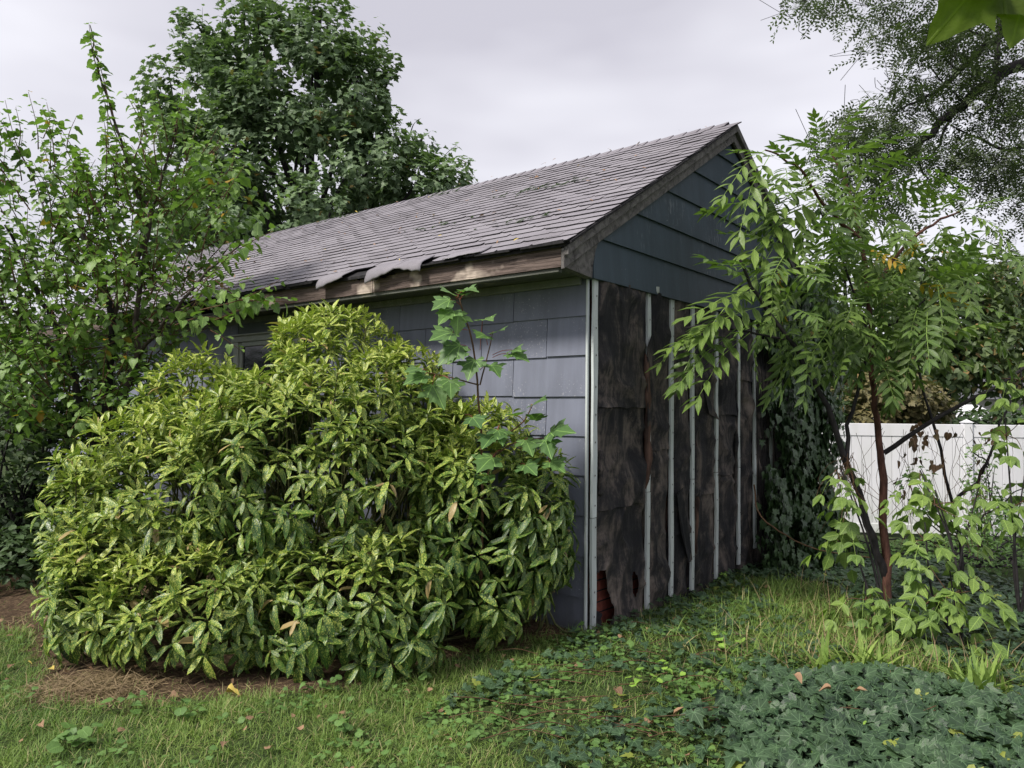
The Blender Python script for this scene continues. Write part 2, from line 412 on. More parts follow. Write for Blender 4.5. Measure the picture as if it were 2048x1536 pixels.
# ------------------------------------------------------------------ ground
BED = [G(*p)[:2] for p in ((-300, 1200), (-200, 1245), (60, 1262), (80, 1345), (70, 1400), (180, 1415), (420, 1400), (700, 1378), (830, 1335), (980, 1300), (1180, 1262))]
BED += [(1.2, 6.6), (-6, 12.5), (-7, 11.5), (-5.5, 7.0)]
IVYP = [G(*p)[:2] for p in ((1500, 1390), (1560, 1370), (1650, 1385), (1750, 1365), (1850, 1385), (1950, 1420), (2100, 1430), (2500, 1440))]+[(4, 2.4), (1.0, 2.4)]+[G(*p)[:2] for p in ((1530, 1600), (1440, 1520), (1420, 1450), (1460, 1420))]
def bedmask(x, y):
    return inpoly(x, y, BED)
def build_ground():
    a = np.concatenate([-np.geomspace(8, 260, 16)[::-1], np.arange(-7.9, 8, .11), np.geomspace(8.2, 260, 16)])
    b = np.concatenate([-np.geomspace(.8, 60, 10)[::-1], np.arange(-.7, 14, .11), np.geomspace(14.2, 400, 18)])
    Xg, Yg = np.meshgrid(a, b); x, y = Xg.ravel(), Yg.ravel()
    near = (abs(x) < 8) & (y < 14) & (y > -.8)
    z = gh(x, y); z[near] += (vnoise(x[near], y[near], 3.0, 3)-.5)*.03
    bm = bedmask(x, y)
    n = len(a); i, j = np.meshgrid(np.arange(len(b)-1), np.arange(n-1), indexing='ij')
    k = (i*n+j).ravel(); F = np.stack([k, k+1, k+n+1, k+n], 1)
    s = NB('soil_and_turf')
    ag = s.n('ShaderNodeAttribute', attribute_name='age').outputs['Fac']
    v = s.co(); n1 = s.noise(v, 2.2, 5); n2 = s.noise(v, 30, 6, .7)
    dirt = s.ramp(n2, [(.3, (.035, .022, .014)), (.5, (.09, .058, .036)), (.72, (.20, .14, .085))])
    turf = s.ramp(n2, [(.3, (.02, .035, .012)), (.7, (.07, .10, .03))])
    f = s.ramp(s.math('ADD', s.math('MULTIPLY', n1, .5), s.math('MULTIPLY', ag, .6)), [(.36, 0.0), (.5, 1.0)])
    s.bump(n2, .8, .03)
    m = s.done(s.mix(f, turf, dirt), .95, .2)
    me = mesh('ground', np.column_stack([x, y, z]), F, m, True, age=bm.astype(float))
    o = link('ground', me); o['kind'] = 'structure'
build_ground()

# ------------------------------------------------------------------ shed
SH = empty('garden_shed', (.495, 5.22, 0), 'long low blue grey shed with sagging shingle roof and bare tar paper gable wall', 'shed', rz=math.radians(90-39.05))
SM = Matrix.Translation((.495, 5.22, 0)) @ Matrix.Rotation(math.radians(90-39.05), 4, 'Z')
SMn = np.array(SM)
def S2W(p): p = np.asarray(p, float); return p @ SMn[:3, :3].T+SMn[:3, 3]
def W2S(p): return (np.asarray(p)-SMn[:3, 3]) @ SMn[:3, :3]
WD, LN, HW = 4.54, 9.4, 2.44
EX, EZ, RX, RZ = -.44, 2.585, WD/2, 4.175     # roof eave / ridge (top surface)
SL = math.atan2(RZ-EZ, RX-EX); CS, SS = math.cos(SL), math.sin(SL); SLEN = math.hypot(RZ-EZ, RX-EX)

def paint(name, c, grain='z', chips=.72, var_=.25, bump=.25, streak=True):
    s = NB(name)
    sc1 = dict(z=(1, 1, .06), y=(1, .06, 1), x=(.06, 1, 1))[grain]
    vv = s.co(sc1, True); v0 = s.co((1, 1, 1), True)
    g = s.noise(vv, 90, 4, .6, .6); st = s.noise(vv, 11, 3, .5); sp = s.noise(v0, 60, 3, .6); bl = s.noise(v0, 2.5, 4)
    col = s.mix(s.math('MULTIPLY', s.ramp(st, [(.35, 0.0), (.7, 1.0)]), var_), c, tuple(a*1.6 for a in c))
    col = s.mix(s.math('MULTIPLY', s.ramp(bl, [(.3, 1.0), (.65, 0.0)]), .35), col, tuple(a*.65 for a in c))
    chip = s.math('MULTIPLY', s.ramp(sp, [(chips, 0.0), (chips+.03, 1.0)]), s.ramp(s.noise(v0, 1.7, 2), [(.5, 0.0), (.6, 1.0)]))
    col = s.mix(s.math('MULTIPLY', chip, .7), col, (.42, .42, .45))
    if name.startswith('dark'):
        sk = s.math('MULTIPLY', s.ramp(s.noise(s.co((1, 1, .16), True), 42, 4, .7), [(.56, 0.0), (.64, 1.0)]), s.ramp(s.noise(v0, 2.3, 3), [(.50, 0.0), (.62, 1.0)]))
        col = s.mix(s.math('MULTIPLY', sk, .45), col, (.26, .29, .31))
    if name.startswith('weathered_blue'):
        wz = s.n('ShaderNodeSeparateXYZ', {0: s.n('ShaderNodeNewGeometry').outputs['Position']}).outputs[2]
        sp2 = s.math('MULTIPLY', s.ramp(wz, [(.05, 1.0), (.55, 0.0)]), s.ramp(bl, [(.35, .2), (.6, 1.0)]))
        col = s.mix(s.math('MULTIPLY', sp2, .6), col, (.06, .065, .05))
    s.bump(g, bump, .006)
    return s.done(col, .62, .4)
M['siding'] = paint('weathered_blue_grey_paint', (.165, .178, .232), chips=.62, var_=.45, bump=.5)
M['gable'] = paint('darkened_shaded_gable_paint', (.038, .056, .074), chips=.70, var_=.5)  # siding paint darkened: shade on the gable side is put into its colour
M['trim'] = paint('grey_green_trim_paint', (.17, .18, .17), chips=.6, var_=.5)
M['batten'] = paint('pale_weathered_batten', (.50, .54, .54), chips=.6, var_=.5, bump=.4)
M['frame'] = paint('window_frame_paint', (.38, .40, .38), chips=.7)
M['panel'] = paint('grey_green_panel', (.085, .105, .105), chips=.75)
def oldwood(name, g, c1, c2, c3, p3=.68):
    s = NB(name); sc1 = dict(y=(1, .05, 1), x=(.05, 1, 1), xz=(.3, 1, .3))[g]
    vv = s.co(sc1); n = s.noise(vv, 45, 5, .65, 1.2); b = s.noise(s.co((1, .8, 1)), 2.2, 4, .6)
    col = s.ramp(n, [(.3, c1), (.62, c2)])
    col = s.mix(s.ramp(b, [(p3, 0.0), (p3+.07, 1.0)]), col, s.mix(n, c3, tuple(a*.6 for a in c3)))
    s.bump(n, .9, .012); return s.done(col, .85, .25)
M['fascia'] = oldwood('bare_weathered_fascia_wood', 'y', (.030, .021, .019), (.165, .125, .110), (.62, .52, .44), .56)
M['rake'] = oldwood('grey_weathered_wood', 'xz', (.045, .042, .042), (.17, .16, .155), (.2, .18, .15), .66)
M['soffit'] = oldwood('stained_soffit', 'y', (.055, .058, .052), (.13, .135, .115), (.26, .24, .19), .62)
s = NB('shingle_granules')
v = s.co((1, 1, 1), True); oi = s.n('ShaderNodeAttribute', attribute_name='luv'); rr_ = s.n('ShaderNodeSeparateXYZ', {0: oi.outputs['Vector']}).outputs[2]
gn = s.noise(v, 260, 2, .7); bl = s.noise(s.n('ShaderNodeNewGeometry').outputs['Position'], 1.3, 5, .6)
c = s.ramp(gn, [(.3, (.12, .112, .128)), (.7, (.32, .30, .335))])
c = s.mix(s.math('MULTIPLY', rr_, .4), c, (.30, .285, .31))
c = s.mix(s.math('MULTIPLY', s.ramp(bl, [(.50, 0.0), (.74, 1.0)]), .4), c, (.085, .078, .082))
c = s.mix(s.math('LESS_THAN', s.n('ShaderNodeSeparateXYZ', {0: oi.outputs['Vector']}).outputs[0], -.5), c, (.018, .017, .02))
s.bump(gn, .5, .004); M['shingle'] = s.done(c, .9, .3)
s = NB('shingle_underside'); M['felt'] = s.done(s.ramp(s.noise(s.co(), 30, 3), [(.3, (.008, .008, .01)), (.7, (.03, .028, .03))]), .9, .3)
s = NB('tar_paper')
v = s.co((1, 1, .5)); n1 = s.noise(v, 4.2, 8, .72, .5); n2 = s.noise(s.co((1, 1, .12)), 34, 5, .7); n3 = s.noise(s.co((.12, 1, 1.6)), 14, 4, .6)
c = s.ramp(s.math('ADD', s.math('MULTIPLY', n1, .78), s.math('ADD', s.math('MULTIPLY', n2, .16), s.math('MULTIPLY', n3, .09))), [(.44, (.010, .010, .013)), (.51, (.030, .027, .028)), (.56, (.085, .070, .063)), (.66, (.19, .155, .135))])
s.bump(s.math('ADD', n1, n2), .5, .012); M['tar'] = s.done(c, .82, .35)
s = NB('torn_paper_brown'); M['tarbrown'] = s.done(s.ramp(s.noise(s.co((1, 1, .3)), 18, 5), [(.35, (.03, .02, .018)), (.65, (.15, .09, .07))]), .9, .2)
s = NB('brick_red_sheathing'); v = s.co(); M['redbrick'] = s.done(s.ramp(s.noise(v, 20, 4), [(.3, (.075, .020, .014)), (.7, (.19, .050, .034))]), .85, .3)
s = NB('dark_interior'); M['dark'] = s.done((.012, .012, .014), .9, .2)
s = NB('window_glass'); M['glass'] = s.done(s.ramp(s.noise(s.co(), 3, 3), [(.3, (.006, .008, .012)), (.8, (.03, .035, .045))]), .12, .5)
s = NB('rusty_nail'); M['nail'] = s.done((.05, .03, .025), .6)

def plate(w_, h_, th, zt=.0):
    """panel template in x (thickness, outward -x) : y width, z height"""
    return boxv(0, th, 0, w_, 0, h_)
# wall body
box('wall_core', .03, WD-.03, .03, LN-.03, -.5, 2.42, M['dark'], SH)
# side wall siding panels (each a part)
rows_z = [2.445, 2.17, 1.895, 1.615, 1.34, 1.065, .79, .515, .24, -.04]
WIN = (3.25, 4.30, 1.15, 2.25)
cache = {}
for ri in range(len(rows_z)-1):
    z1, z0 = rows_z[ri], rows_z[ri+1]
    st = .637-.62 if ri % 2 == 0 else .33-.62
    y = st
    while y < LN:
        a, b = (-.012 if y < .05 else y), min(y+.614, LN)
        if b-a > .05 and not (b > WIN[0]-.08 and a < WIN[1]+.06 and z1 > WIN[2]-.1):
            lean = .014+R.uniform(-.002, .003); h = z1-z0+(.02 if ri else 0); dz = R.uniform(-.004, .004)
            V = [(-.012-lean, 0, dz), (-lean, 0, dz), (-lean, b-a, dz), (-.012-lean, b-a, dz), (-.012, 0, h), (0, 0, h), (0, b-a, h), (-.012, b-a, h)]
            o = obj('siding_shingle', V, QF, M['siding'], SH); o.location = (.028, a, z0)
        elif b-a > .05 and z1 > WIN[2]-.1:
            if a < WIN[0]-.08 and WIN[0]-.09-a > .03: o = obj('siding_shingle', boxv(-.02, -.002, 0, WIN[0]-.09-a, 0, z1-z0), QF, M['siding'], SH); o.location = (.028, a, z0)
            if b > WIN[1]+.06 and b-WIN[1]-.07 > .03: o = obj('siding_shingle', boxv(-.02, -.002, 0, b-WIN[1]-.07, 0, z1-z0), QF, M['siding'], SH); o.location = (.028, WIN[1]+.07, z0)
        y += .62
# grey green boards above window
for k in range(2):
    box('board_above_window', -.012, .03, WIN[0]-.08+k*.58, WIN[0]-.083+(k+1)*.58, 2.262, 2.44, M['panel'], SH)
# window
wf = box('window', -.002, .05, WIN[0], WIN[1], WIN[2], WIN[3]-.03, M['frame'], SH)
ya, yb, za, zb = WIN
box('frame', -.045, -.003, ya-.06, ya+.03, za-.02, zb-.06, M['frame'], wf, .003)
box('frame', -.045, -.003, yb-.03, yb+.06, za-.02, zb-.06, M['frame'], wf, .003)
box('frame', -.03, -.0035, ya+.03, ya+.075, za, zb-.07, M['frame'], wf, .003)
box('frame', -.03, -.0035, yb-.075, yb-.03, za, zb-.07, M['frame'], wf, .003)
box('head_casing', -.055, -.003, ya-.09, yb+.09, zb-.058, zb+.0, M['frame'], wf, .003)
box('drip_cap', -.085, -.003, ya-.11, yb+.11, zb+.001, zb+.018, M['frame'], wf, .004)
box('head_stop', -.035, -.0035, ya+.075, yb-.075, zb-.105, zb-.06, M['frame'], wf, .003)
box('sash_rail', -.02, -.0035, ya+.075, yb-.075, zb-.59, zb-.55, M['frame'], wf, .003)
box('sill', -.09, -.003, ya-.09, yb+.09, za-.06, za-.021, M['frame'], wf, .004)
box('pane', -.0095, -.0045, ya+.075, yb-.075, za, zb-.105, M['glass'], wf)
# corner boards
box('corner_board', -.010, .012, -.034, -.016, -.02, 2.44, M['batten'], SH, .003)

box('corner_filler', .0125, .0295, -.028, -.001, -.05, 2.43, M['dark'], SH)
# --- gable wall (front, plane y=0): sheathing, tar paper, battens
box('sheathing', .03, WD-.03, -.0, .028, -.5, 2.43, M['redbrick'], SH)
for z in np.arange(.1, .7, .075):
    box('mortar_groove', .03, 1.2, -.004, -.001, z, z+.008, M['dark'], SH)
bat = [.055, .794, 1.176, 1.552, 2.03, 2.526, 2.92, 3.356, 3.8, 4.25]
holes = [(.14, .27, .075, .15), (.20, .12, .07, .14), (.60, .24, .028, .09)]
def tarsheet(x0, x1, z0, z1, proud, torn=False):
    g_ = .012 if (x0 < .5 and torn) else .035
    nx, nz = max(4, int((x1-x0)/g_)), max(6, int((z1-z0)/g_))
    xs = np.linspace(x0, x1, nx+1); zs = np.linspace(z0, z1, nz+1)
    Xg, Zg = np.meshgrid(xs, zs); x, z = Xg.ravel(), Zg.ravel()
    n1 = vnoise(x, z, 2.6, 5); n2 = vnoise(x*.35, z, 13, 8); n3 = vnoise(x, z*.35, 9, 6)
    ed = np.minimum(1, np.minimum(x-x0, x1-x)/.09+.15)
    yy = -.004-proud-(.046*n1+.010*n2+.030*n3)*ed-.035*ed*(1-abs(vnoise(x+z*.5, z-x*.7, 3.3, 41)*2-1))**6-.022*np.clip(1-(z-z0)/.08, 0, 1)*n1
    # jagged lower edge
    ze = z.copy(); low = Zg.ravel() == z0
    ze[low] += (vnoise(x[low], z[low], 11, 2)-.5)*(.16 if torn else .03)
    F = []
    for i in range(nz):
        for j in range(nx):
            k = i*(nx+1)+j; cx, cz = xs[j]+g_/2, zs[i]+g_/2
            if any(((cx-h[0])/h[2])**2+((cz-h[1])/h[3])**2 < 1 for h in holes): continue
            F.append((k, k+1, k+nx+2, k+nx+1))
    return obj('tar_paper_sheet', np.column_stack([x, yy, ze]), F, M['tar'], SH, True)
seams = [(1.57, .86), (None, 1.25), (1.95, .55), (None, .84), (1.52, .98), (1.85, None), (1.3, None), (None, .7), (1.4, None), (None, .9), (None, None), (1.2, None)]
for i, sm in enumerate(seams[:len(bat)]):
    x0 = bat[i]; x1 = bat[i+1] if i+1 < len(bat) else WD-.03
    cuts = [2.43]+[c for c in sm if c]+[-.03-.07*i]
    for k in range(len(cuts)-1):
        tarsheet(x0, x1, cuts[k+1]-(.03 if k < len(cuts)-2 else 0), cuts[k], .010*(len(cuts)-2-k)+.002*(i % 2), k == len(cuts)-2)
# battens: wavy edged strips
def batten(x, w_, z0, z1, seed):
    n = 24; zs = np.linspace(z0, z1, n)
    l = x-w_/2+(vnoise(zs, zs*0+seed, 3.4, seed)-.5)*.016+(R.uniform(-1, 1, n))*.0015
    r = x+w_/2+(vnoise(zs, zs*0+seed, 3.0, seed+9)-.5)*.016+(R.uniform(-1, 1, n))*.0015
    yf = -.066-(vnoise(zs, zs*0, 2.0, seed)-.5)*.01
    V = []
    for a, b, z, y in zip(l, r, zs, yf): V += [(a, y, z), (b, y, z), (b, y+.019, z), (a, y+.019, z)]
    F = [(0, 3, 2, 1), tuple(4*(n-1)+q for q in range(4))]
    for i in range(n-1):
        for q in range(4): F.append((4*i+q, 4*i+(q+1) % 4, 4*i+4+(q+1) % 4, 4*i+4+q))
    o = obj('furring_strip', V, F, M['batten'], SH)
    # nails
    Vn, Fn = [], []
    for z in np.arange(z0+.1, z1, .2):
        c = (x+R.uniform(-.006, .006), -.0725, z+R.uniform(-.02, .02)); k = len(Vn)
        Vn += [(c[0]+.0055*math.cos(a), c[1], c[2]+.0075*math.sin(a)) for a in np.arange(6)*math.pi/3]; Fn.append(tuple(range(k, k+6)))
    q = obj('nail_heads', Vn, Fn, M['nail'], o); q['kind'] = 'stuff'
    return o
segs = [(0, [(-.0, .78), (.785, 2.425)]), (1, [(.02, .9), (.905, 2.42)]), (2, [(.03, 2.42)]), (3, [(.03, .95), (.955, 2.42)]), (4, [(.05, .98), (.985, 2.42)]),
        (5, [(.1, 1.0), (1.005, 2.42)]), (6, [(.2, 2.42)]), (7, [(.2, 2.42)]), (8, [(.2, 2.42)]), (9, [(.1, 2.42)])]
for i, ss in segs:
    for k, (a, b) in enumerate(ss):
        batten(bat[i]-(.014 if i == 0 else 0), .050 if i else .052, a, b, i*3+k)
# torn paper overlapping strips
def flap(pts, name='torn_paper_flap', m='tarbrown', rad=.018):
    V, F = tube_arr(smooth_path(pts, 16), np.concatenate([[.004], rad*(1+.35*R.uniform(-1, 1, 14)), [.004]]), 7, .2); obj(name, V, F, M[m], SH, True)
flap([(.745, -.06, 1.95), (.755, -.075, 1.7), (.76, -.07, 1.4), (.765, -.08, 1.15), (.755, -.06, .93)], rad=.026)
flap([(1.70, -.05, 2.3), (1.68, -.055, 1.6), (1.67, -.05, .9)], m='tar', rad=.014)
flap([(.13, -.05, 1.25), (.115, -.065, 1.1), (.13, -.055, .92)], m='tar', rad=.022)
flap([(1.63, -.05, 1.3), (1.64, -.06, .8), (1.63, -.05, .3)], m='tarbrown', rad=.016)
flap([(2.45, -.05, 2.0), (2.46, -.06, 1.4), (2.45, -.05, .5)], m='tar', rad=.018)
# torn triangular sheets hanging over the strips
for tri in ([(.79, 2.10), (.84, 1.97), (.87, 1.84), (.81, 1.66), (.785, 1.42), (.735, 1.40), (.735, 2.0)],
            [(1.20, .85), (1.30, .9), (1.42, .6), (1.48, .3), (1.42, .28), (1.30, .55)],
            [(1.62, 1.9), (1.70, 1.85), (1.86, 1.55), (1.95, 1.5), (2.0, 1.45), (1.8, 1.5)]):
    n = len(tri); V = [(x, -.092-.008*math.sin(9*z), z) for x, z in tri]+[(x, -.086-.008*math.sin(9*z), z) for x, z in tri]
    F = [tuple(range(n)), tuple(range(2*n-1, n-1, -1))]+[(i, (i+1) % n, n+(i+1) % n, n+i) for i in range(n)]
    obj('torn_paper_flap', V, F, M['tar'], SH)
# small white vent stub at gable siding bottom
V, F = tube_arr([(.87, -.075, 2.43), (.87, -.085, 2.44), (.87, -.085, 2.475)], .024, 10); obj('white_cap', V, F, M['frame'], SH, True)

# --- gable siding: wide lapped boards clipped under the rake
def rz_at(x): return EZ+(x-EX)*math.tan(SL) if x < RX else EZ+(WD-EX-x+0)*math.tan(SL)
gz = [2.415, 2.70, 2.98, 3.265, 3.545, 3.82, 3.98]
for i in range(len(gz)-1):
    z0, z1 = gz[i], gz[i+1]+.015
    def xl(z): return RX-(RZ-.17-z)/math.tan(SL)*1.0
    pts = []
    if i == 0:
        pts = [(-.035, z0), (WD+.035, z0), (WD-.03, z1), (.055, z1), (.0, 2.60), (-.03, 2.5)]
    else:
        a0, a1 = max(.0, xl(z0)), max(.0, xl(z1)); a1 = min(a1, RX-.01)
        pts = [(a0, z0), (WD-a0, z0), (WD-a1, z1), (a1, z1)]
    n = len(pts); zf = lambda z: -.098+.022*(z-z0)/(z1-z0)
    V = [(x, zf(z), z) for x, z in pts]+[(x, -.03, z) for x, z in pts]
    F = [tuple(range(n)), tuple(range(2*n-1, n-1, -1))]+[(k, k+n, (k+1) % n+n, (k+1) % n) for k in range(n)]
    obj('gable_board', V, F, M['gable'], SH)
# wood triangle closing the eave end
V = []
tri = [(-.41, 2.445), (-.035, 2.415), (-.03, 2.5), (.0, 2.6), (.055, 2.715), (-.40, 2.52)]
for yy in (-.085, -.02):
    V += [(x, yy, z) for x, z in tri]
n = 6; obj('eave_end_board', V, [tuple(range(n)), tuple(range(2*n-1, n-1, -1))]+[(k, k+n, (k+1) % n+n, (k+1) % n) for k in range(n)], M['rake'], SH)
# rake boards (two layers each side)
def rake(name, x0, z0, x1, z1, dt, wd, y0, y1, m):
    V = []
    for y in (y0, y1):
        V += [(x0, y, z0-dt-wd), (x1, y, z1-dt-wd), (x1, y, z1-dt), (x0, y, z0-dt)]
    me = mesh(name, V, [(0, 1, 2, 3), (7, 6, 5, 4), (0, 4, 5, 1), (1, 5, 6, 2), (2, 6, 7, 3), (3, 7, 4, 0)], m); bev(me, .003); link(name, me, SH)
for sgn in (0, 1):
    f = (lambda x: x) if sgn == 0 else (lambda x: WD-x)
    rake('rake_board', f(EX+.015), EZ, f(RX), RZ, .035, .135, -.125, -.10, M['rake'])
    rake('rake_moulding', f(EX+.01), EZ, f(RX), RZ, .022, .062, -.160, -.127, M['rake'])
# eaves, soffit, fascia (near side)
def fascia(y0, y1, topf, name='fascia_board'):
    n = max(2, int((y1-y0)/.04)); V = []
    for y in np.linspace(y0, y1, n+1):
        zt = topf(y); V += [(EX+.03, y, 2.435), (EX+.055, y, 2.435), (EX+.055, y, zt), (EX+.03, y, zt)]
    F = [(0, 1, 2, 3), tuple(4*n+q for q in (3, 2, 1, 0))]
    for i in range(n):
        for q in range(4): F.append((4*i+q, 4*i+4+q, 4*i+4+(q+1) % 4, 4*i+(q+1) % 4))
    obj(name, V, F, M['fascia'], SH)
def tf(y):
    z = 2.582
    if 1.42 < y < 2.0: z -= .045*math.sin((y-1.42)/.58*math.pi)**.6+.01*math.sin(y*60)
    if 3.3 < y: z -= .02+.02*math.sin(y*7)
    return z
fascia(-.095, 1.735, tf); fascia(1.742, 3.9, tf); fascia(4.6, LN, tf)
box('corner_metal_strip', EX+.022, EX+.06, -.105, -.096, 2.43, 2.60, M['felt'], SH)
box('soffit', EX+.056, .03, .0, LN, 2.442, 2.455, M['soffit'], SH)
box('eave_moulding', EX+.045, EX+.085, -.06, LN, 2.405, 2.436, M['soffit'], SH, .004)
box('frieze_board', -.03, .0, .02, LN, 2.385, 2.441, M['trim'], SH, .004)
box('soffit', WD-.03, WD+.4, .0, LN, 2.442, 2.455, M['soffit'], SH)
# roof deck both slopes
def deck(name, sgn, m, t0, t1, y0=-.15):
    f = (lambda x: x) if sgn == 0 else (lambda x: WD-x)
    V = []
    for y in (y0, LN+.15):
        V += [(f(EX), y, EZ-t1), (f(RX), y, RZ-t1), (f(RX), y, RZ-t0), (f(EX), y, EZ-t0)]
    obj(name, V, QF and [(0, 1, 2, 3), (7, 6, 5, 4), (0, 4, 5, 1), (1, 5, 6, 2), (2, 6, 7, 3), (3, 7, 4, 0)], m, SH)
deck('roof_deck', 0, M['felt'], .008, .030); deck('roof_deck', 1, M['shingle'], .0, .030)
# shingles near slope: template axes X=along ridge, Y=up slope, Z=normal
def tabtpl(seed):
    rr = np.random.RandomState(seed); w_ = .305; ch = rr.uniform(.02, .045)
    o = np.array([(0, ch), (rr.uniform(.02, .05), rr.uniform(-.004, .004)), (w_*.5, rr.uniform(-.006, .006)), (w_-.004, rr.uniform(-.004, .006)), (w_-.004, .25), (0, .25)])
    lift = rr.uniform(.004, .008, 6); lift[4:] = 0
    top = np.column_stack([o,   .012+lift-.040*np.clip(o[:, 1], 0, 1)]); bot = top-np.array([0, 0, .010])
    V = np.vstack([top, top, bot]); T = []
    for a, b, c in ((0, 1, 2), (0, 2, 3), (0, 3, 4), (0, 4, 5)): T.append((a, b, c))
    for i in range(6): j = (i+1) % 6; T += [(i+6, i+12, j+12), (i+6, j+12, j+6)]
    U = np.full((18, 2), .2); U[6:, 0] = -1
    return V, np.array(T), U
T_TAB = [tabtpl(i) for i in range(8)]
tp = []
nrow = int(SLEN/.122)
for r in range(nrow):
    y = -.185+R.uniform(-.008, .008); b = -.02+r*.122
    if r % 2: tp.append((y, b)); y += .15
    while y < LN+.1:
        if not (r == 0 and 1.08 < y+.15 < 2.3) and y > -.33:
            tp.append((y, b+R.uniform(-.005, .005)))
        y += .305
tp = np.array(tp)
sag = lambda y: -.02*np.sin(y*1.1)
pos = np.column_stack([EX+tp[:, 1]*CS, tp[:, 0], EZ+tp[:, 1]*SS])
pos[:, 2] += (vnoise(tp[:, 0], tp[:, 1], 1.2, 4)-.5)*.018+.004+np.where(tp[:, 0] < -.15, -.0025, 0)
# template X must run along +y ridge; Y up slope ; Z = X x Y must point up: use X=-y? choose mirrored start
Yd = np.tile([CS, 0, SS], (len(tp), 1)); Zd = np.tile([-SS, 0, CS], (len(tp), 1))
Yd = unit(Yd+R.normal(0, .005, Yd.shape)); pos2 = pos.copy()
# frame X = Y x Z = along -y ; shift start
Xc = np.cross(Yd[0], Zd[0]); 
if Xc[1] < 0: pos2[:, 1] += .305
pw = S2W(pos2); px_, py_, d_ = proj(pw)
vis = (px_ > 330) & (d_ > 0); order = np.argsort(np.where(vis, d_, 1e3))[:295]
msk = np.zeros(len(tp), bool); msk[order] = True
rn = R.uniform(0, 1, len(tp)); ag = np.zeros(len(tp)); ti = R.randint(0, 8, len(tp))
pieces('shingle', T_TAB, pos2[msk], Yd[msk], Zd[msk], 1.0, rn[msk]*.9, ag[msk], M['shingle'], SH, (0, 0, 0), ti[msk], False)
bake('shingles', T_TAB, pos2[~msk], Yd[~msk], Zd[~msk], 1.0, rn[~msk], ag[~msk], M['shingle'], SH, (0, 0, 0), 'stuff', ti[~msk], False)
# ridge caps
for k in range(int((LN+.12+.19-.21)/.14)+1):
    y = LN+.12-k*.14; h = .14*1.5; w_ = .11; lift = R.uniform(.0, .004)
    V = []
    for (yy, up) in ((y, .004), (y-h, .016+lift)):
        V += [(RX-w_*CS, yy, RZ-w_*SS+up+.006), (RX, yy, RZ+up+.012), (RX+w_*CS, yy, RZ-w_*SS+up+.006)]
    V += [(a, b, c-.006) for a, b, c in V]
    o = obj('ridge_cap', V, [(0, 1, 4, 3), (1, 2, 5, 4), (3, 4, 10, 9), (4, 5, 11, 10), (0, 3, 9, 6), (2, 8, 11, 5)], M['shingle'], SH)
# rake edge layer of shingle ends + lifted curled tabs at the eave
def curl(y0, y1, drop, seed, roll=.04, up=.0):
    rr = np.random.RandomState(seed); V = []; nu, nv = 7, 10
    for j in range(nv+1):
        t = j/nv
        for i in range(nu+1):
            u = i/nu; y = y0+(y1-y0)*u+rr.uniform(-.004, .004)
            dd = drop*(.38+.75*(1-u if seed == 1 else u))*(1+.10*math.sin(u*23+seed)*u*(1-u)*4)
            if t < .35: p = (EX+.10-t/.35*.12, EZ+.062-t/.35*.06+.02)
            else:
                a = (t-.35)/.65; an = a*1.9
                p = (EX-.02-roll*math.sin(an)*1.2, EZ+.022-dd*a+.0*roll*(1-math.cos(an)))
            V.append((p[0]+up*u, y, p[1]+.002*math.sin(u*9+seed)))
    F = [(j*(nu+1)+i, j*(nu+1)+i+1, (j+1)*(nu+1)+i+1, (j+1)*(nu+1)+i) for j in range(nv) for i in range(nu)]
    me = mesh('curled_shingle', V, F, M['shingle'], True, luv=np.tile([.2, .2, .6], (len(V), 1)), age=np.zeros(len(V))); o = link('curled_shingle', me, SH)
    md = o.modifiers.new('t', 'SOLIDIFY'); md.thickness = .006
curl(1.12, 1.42, .075, 1, .03); curl(1.40, 1.74, .10, 2, .03); curl(2.02, 2.36, .09, 3, .03); curl(.55, .9, .02, 4, .02)
for k in range(9):
    y = -.1+k*.42+R.uniform(-.05, .05)
    if 1.0 < y < 2.2: continue
    h = R.uniform(.008, .02); V = boxv(EX-.03, EX+.12, y, y+R.uniform(.25, .4), EZ-.014, EZ-.014+h)
    V = [(a, b+R.uniform(-.01, .01), c+(R.uniform(-.006, .006))) for a, b, c in V]
    obj('starter_strip', V, QF, M['felt'], SH)
for x in np.arange(EX, RX-.22, .2):   # ragged dark rake edge
    z = EZ+(x-EX)*math.tan(SL)
    V = [(x, -.195+R.uniform(0, .012), z-.012), (x+.2, -.195+R.uniform(0, .012), z-.012+.2*math.tan(SL)), (x+.2, -.14, z-.012+.2*math.tan(SL)), (x, -.14, z-.012)]
    V += [(a, b, c+.012+R.uniform(-.002, .003)) for a, b, c in V]
    obj('rake_edge_shingle', V, QF, M['felt'], SH)
# back gable and far wall are plain
V = [(0, LN-.02, 2.4), (WD, LN-.02, 2.4), (RX, LN-.02, RZ-.1), (0, LN, 2.4), (WD, LN, 2.4), (RX, LN, RZ-.1)]
obj('rear_gable', V, [(0, 1, 2), (5, 4, 3), (0, 3, 4, 1), (1, 4, 5, 2), (2, 5, 3, 0)], M['gable'], SH)
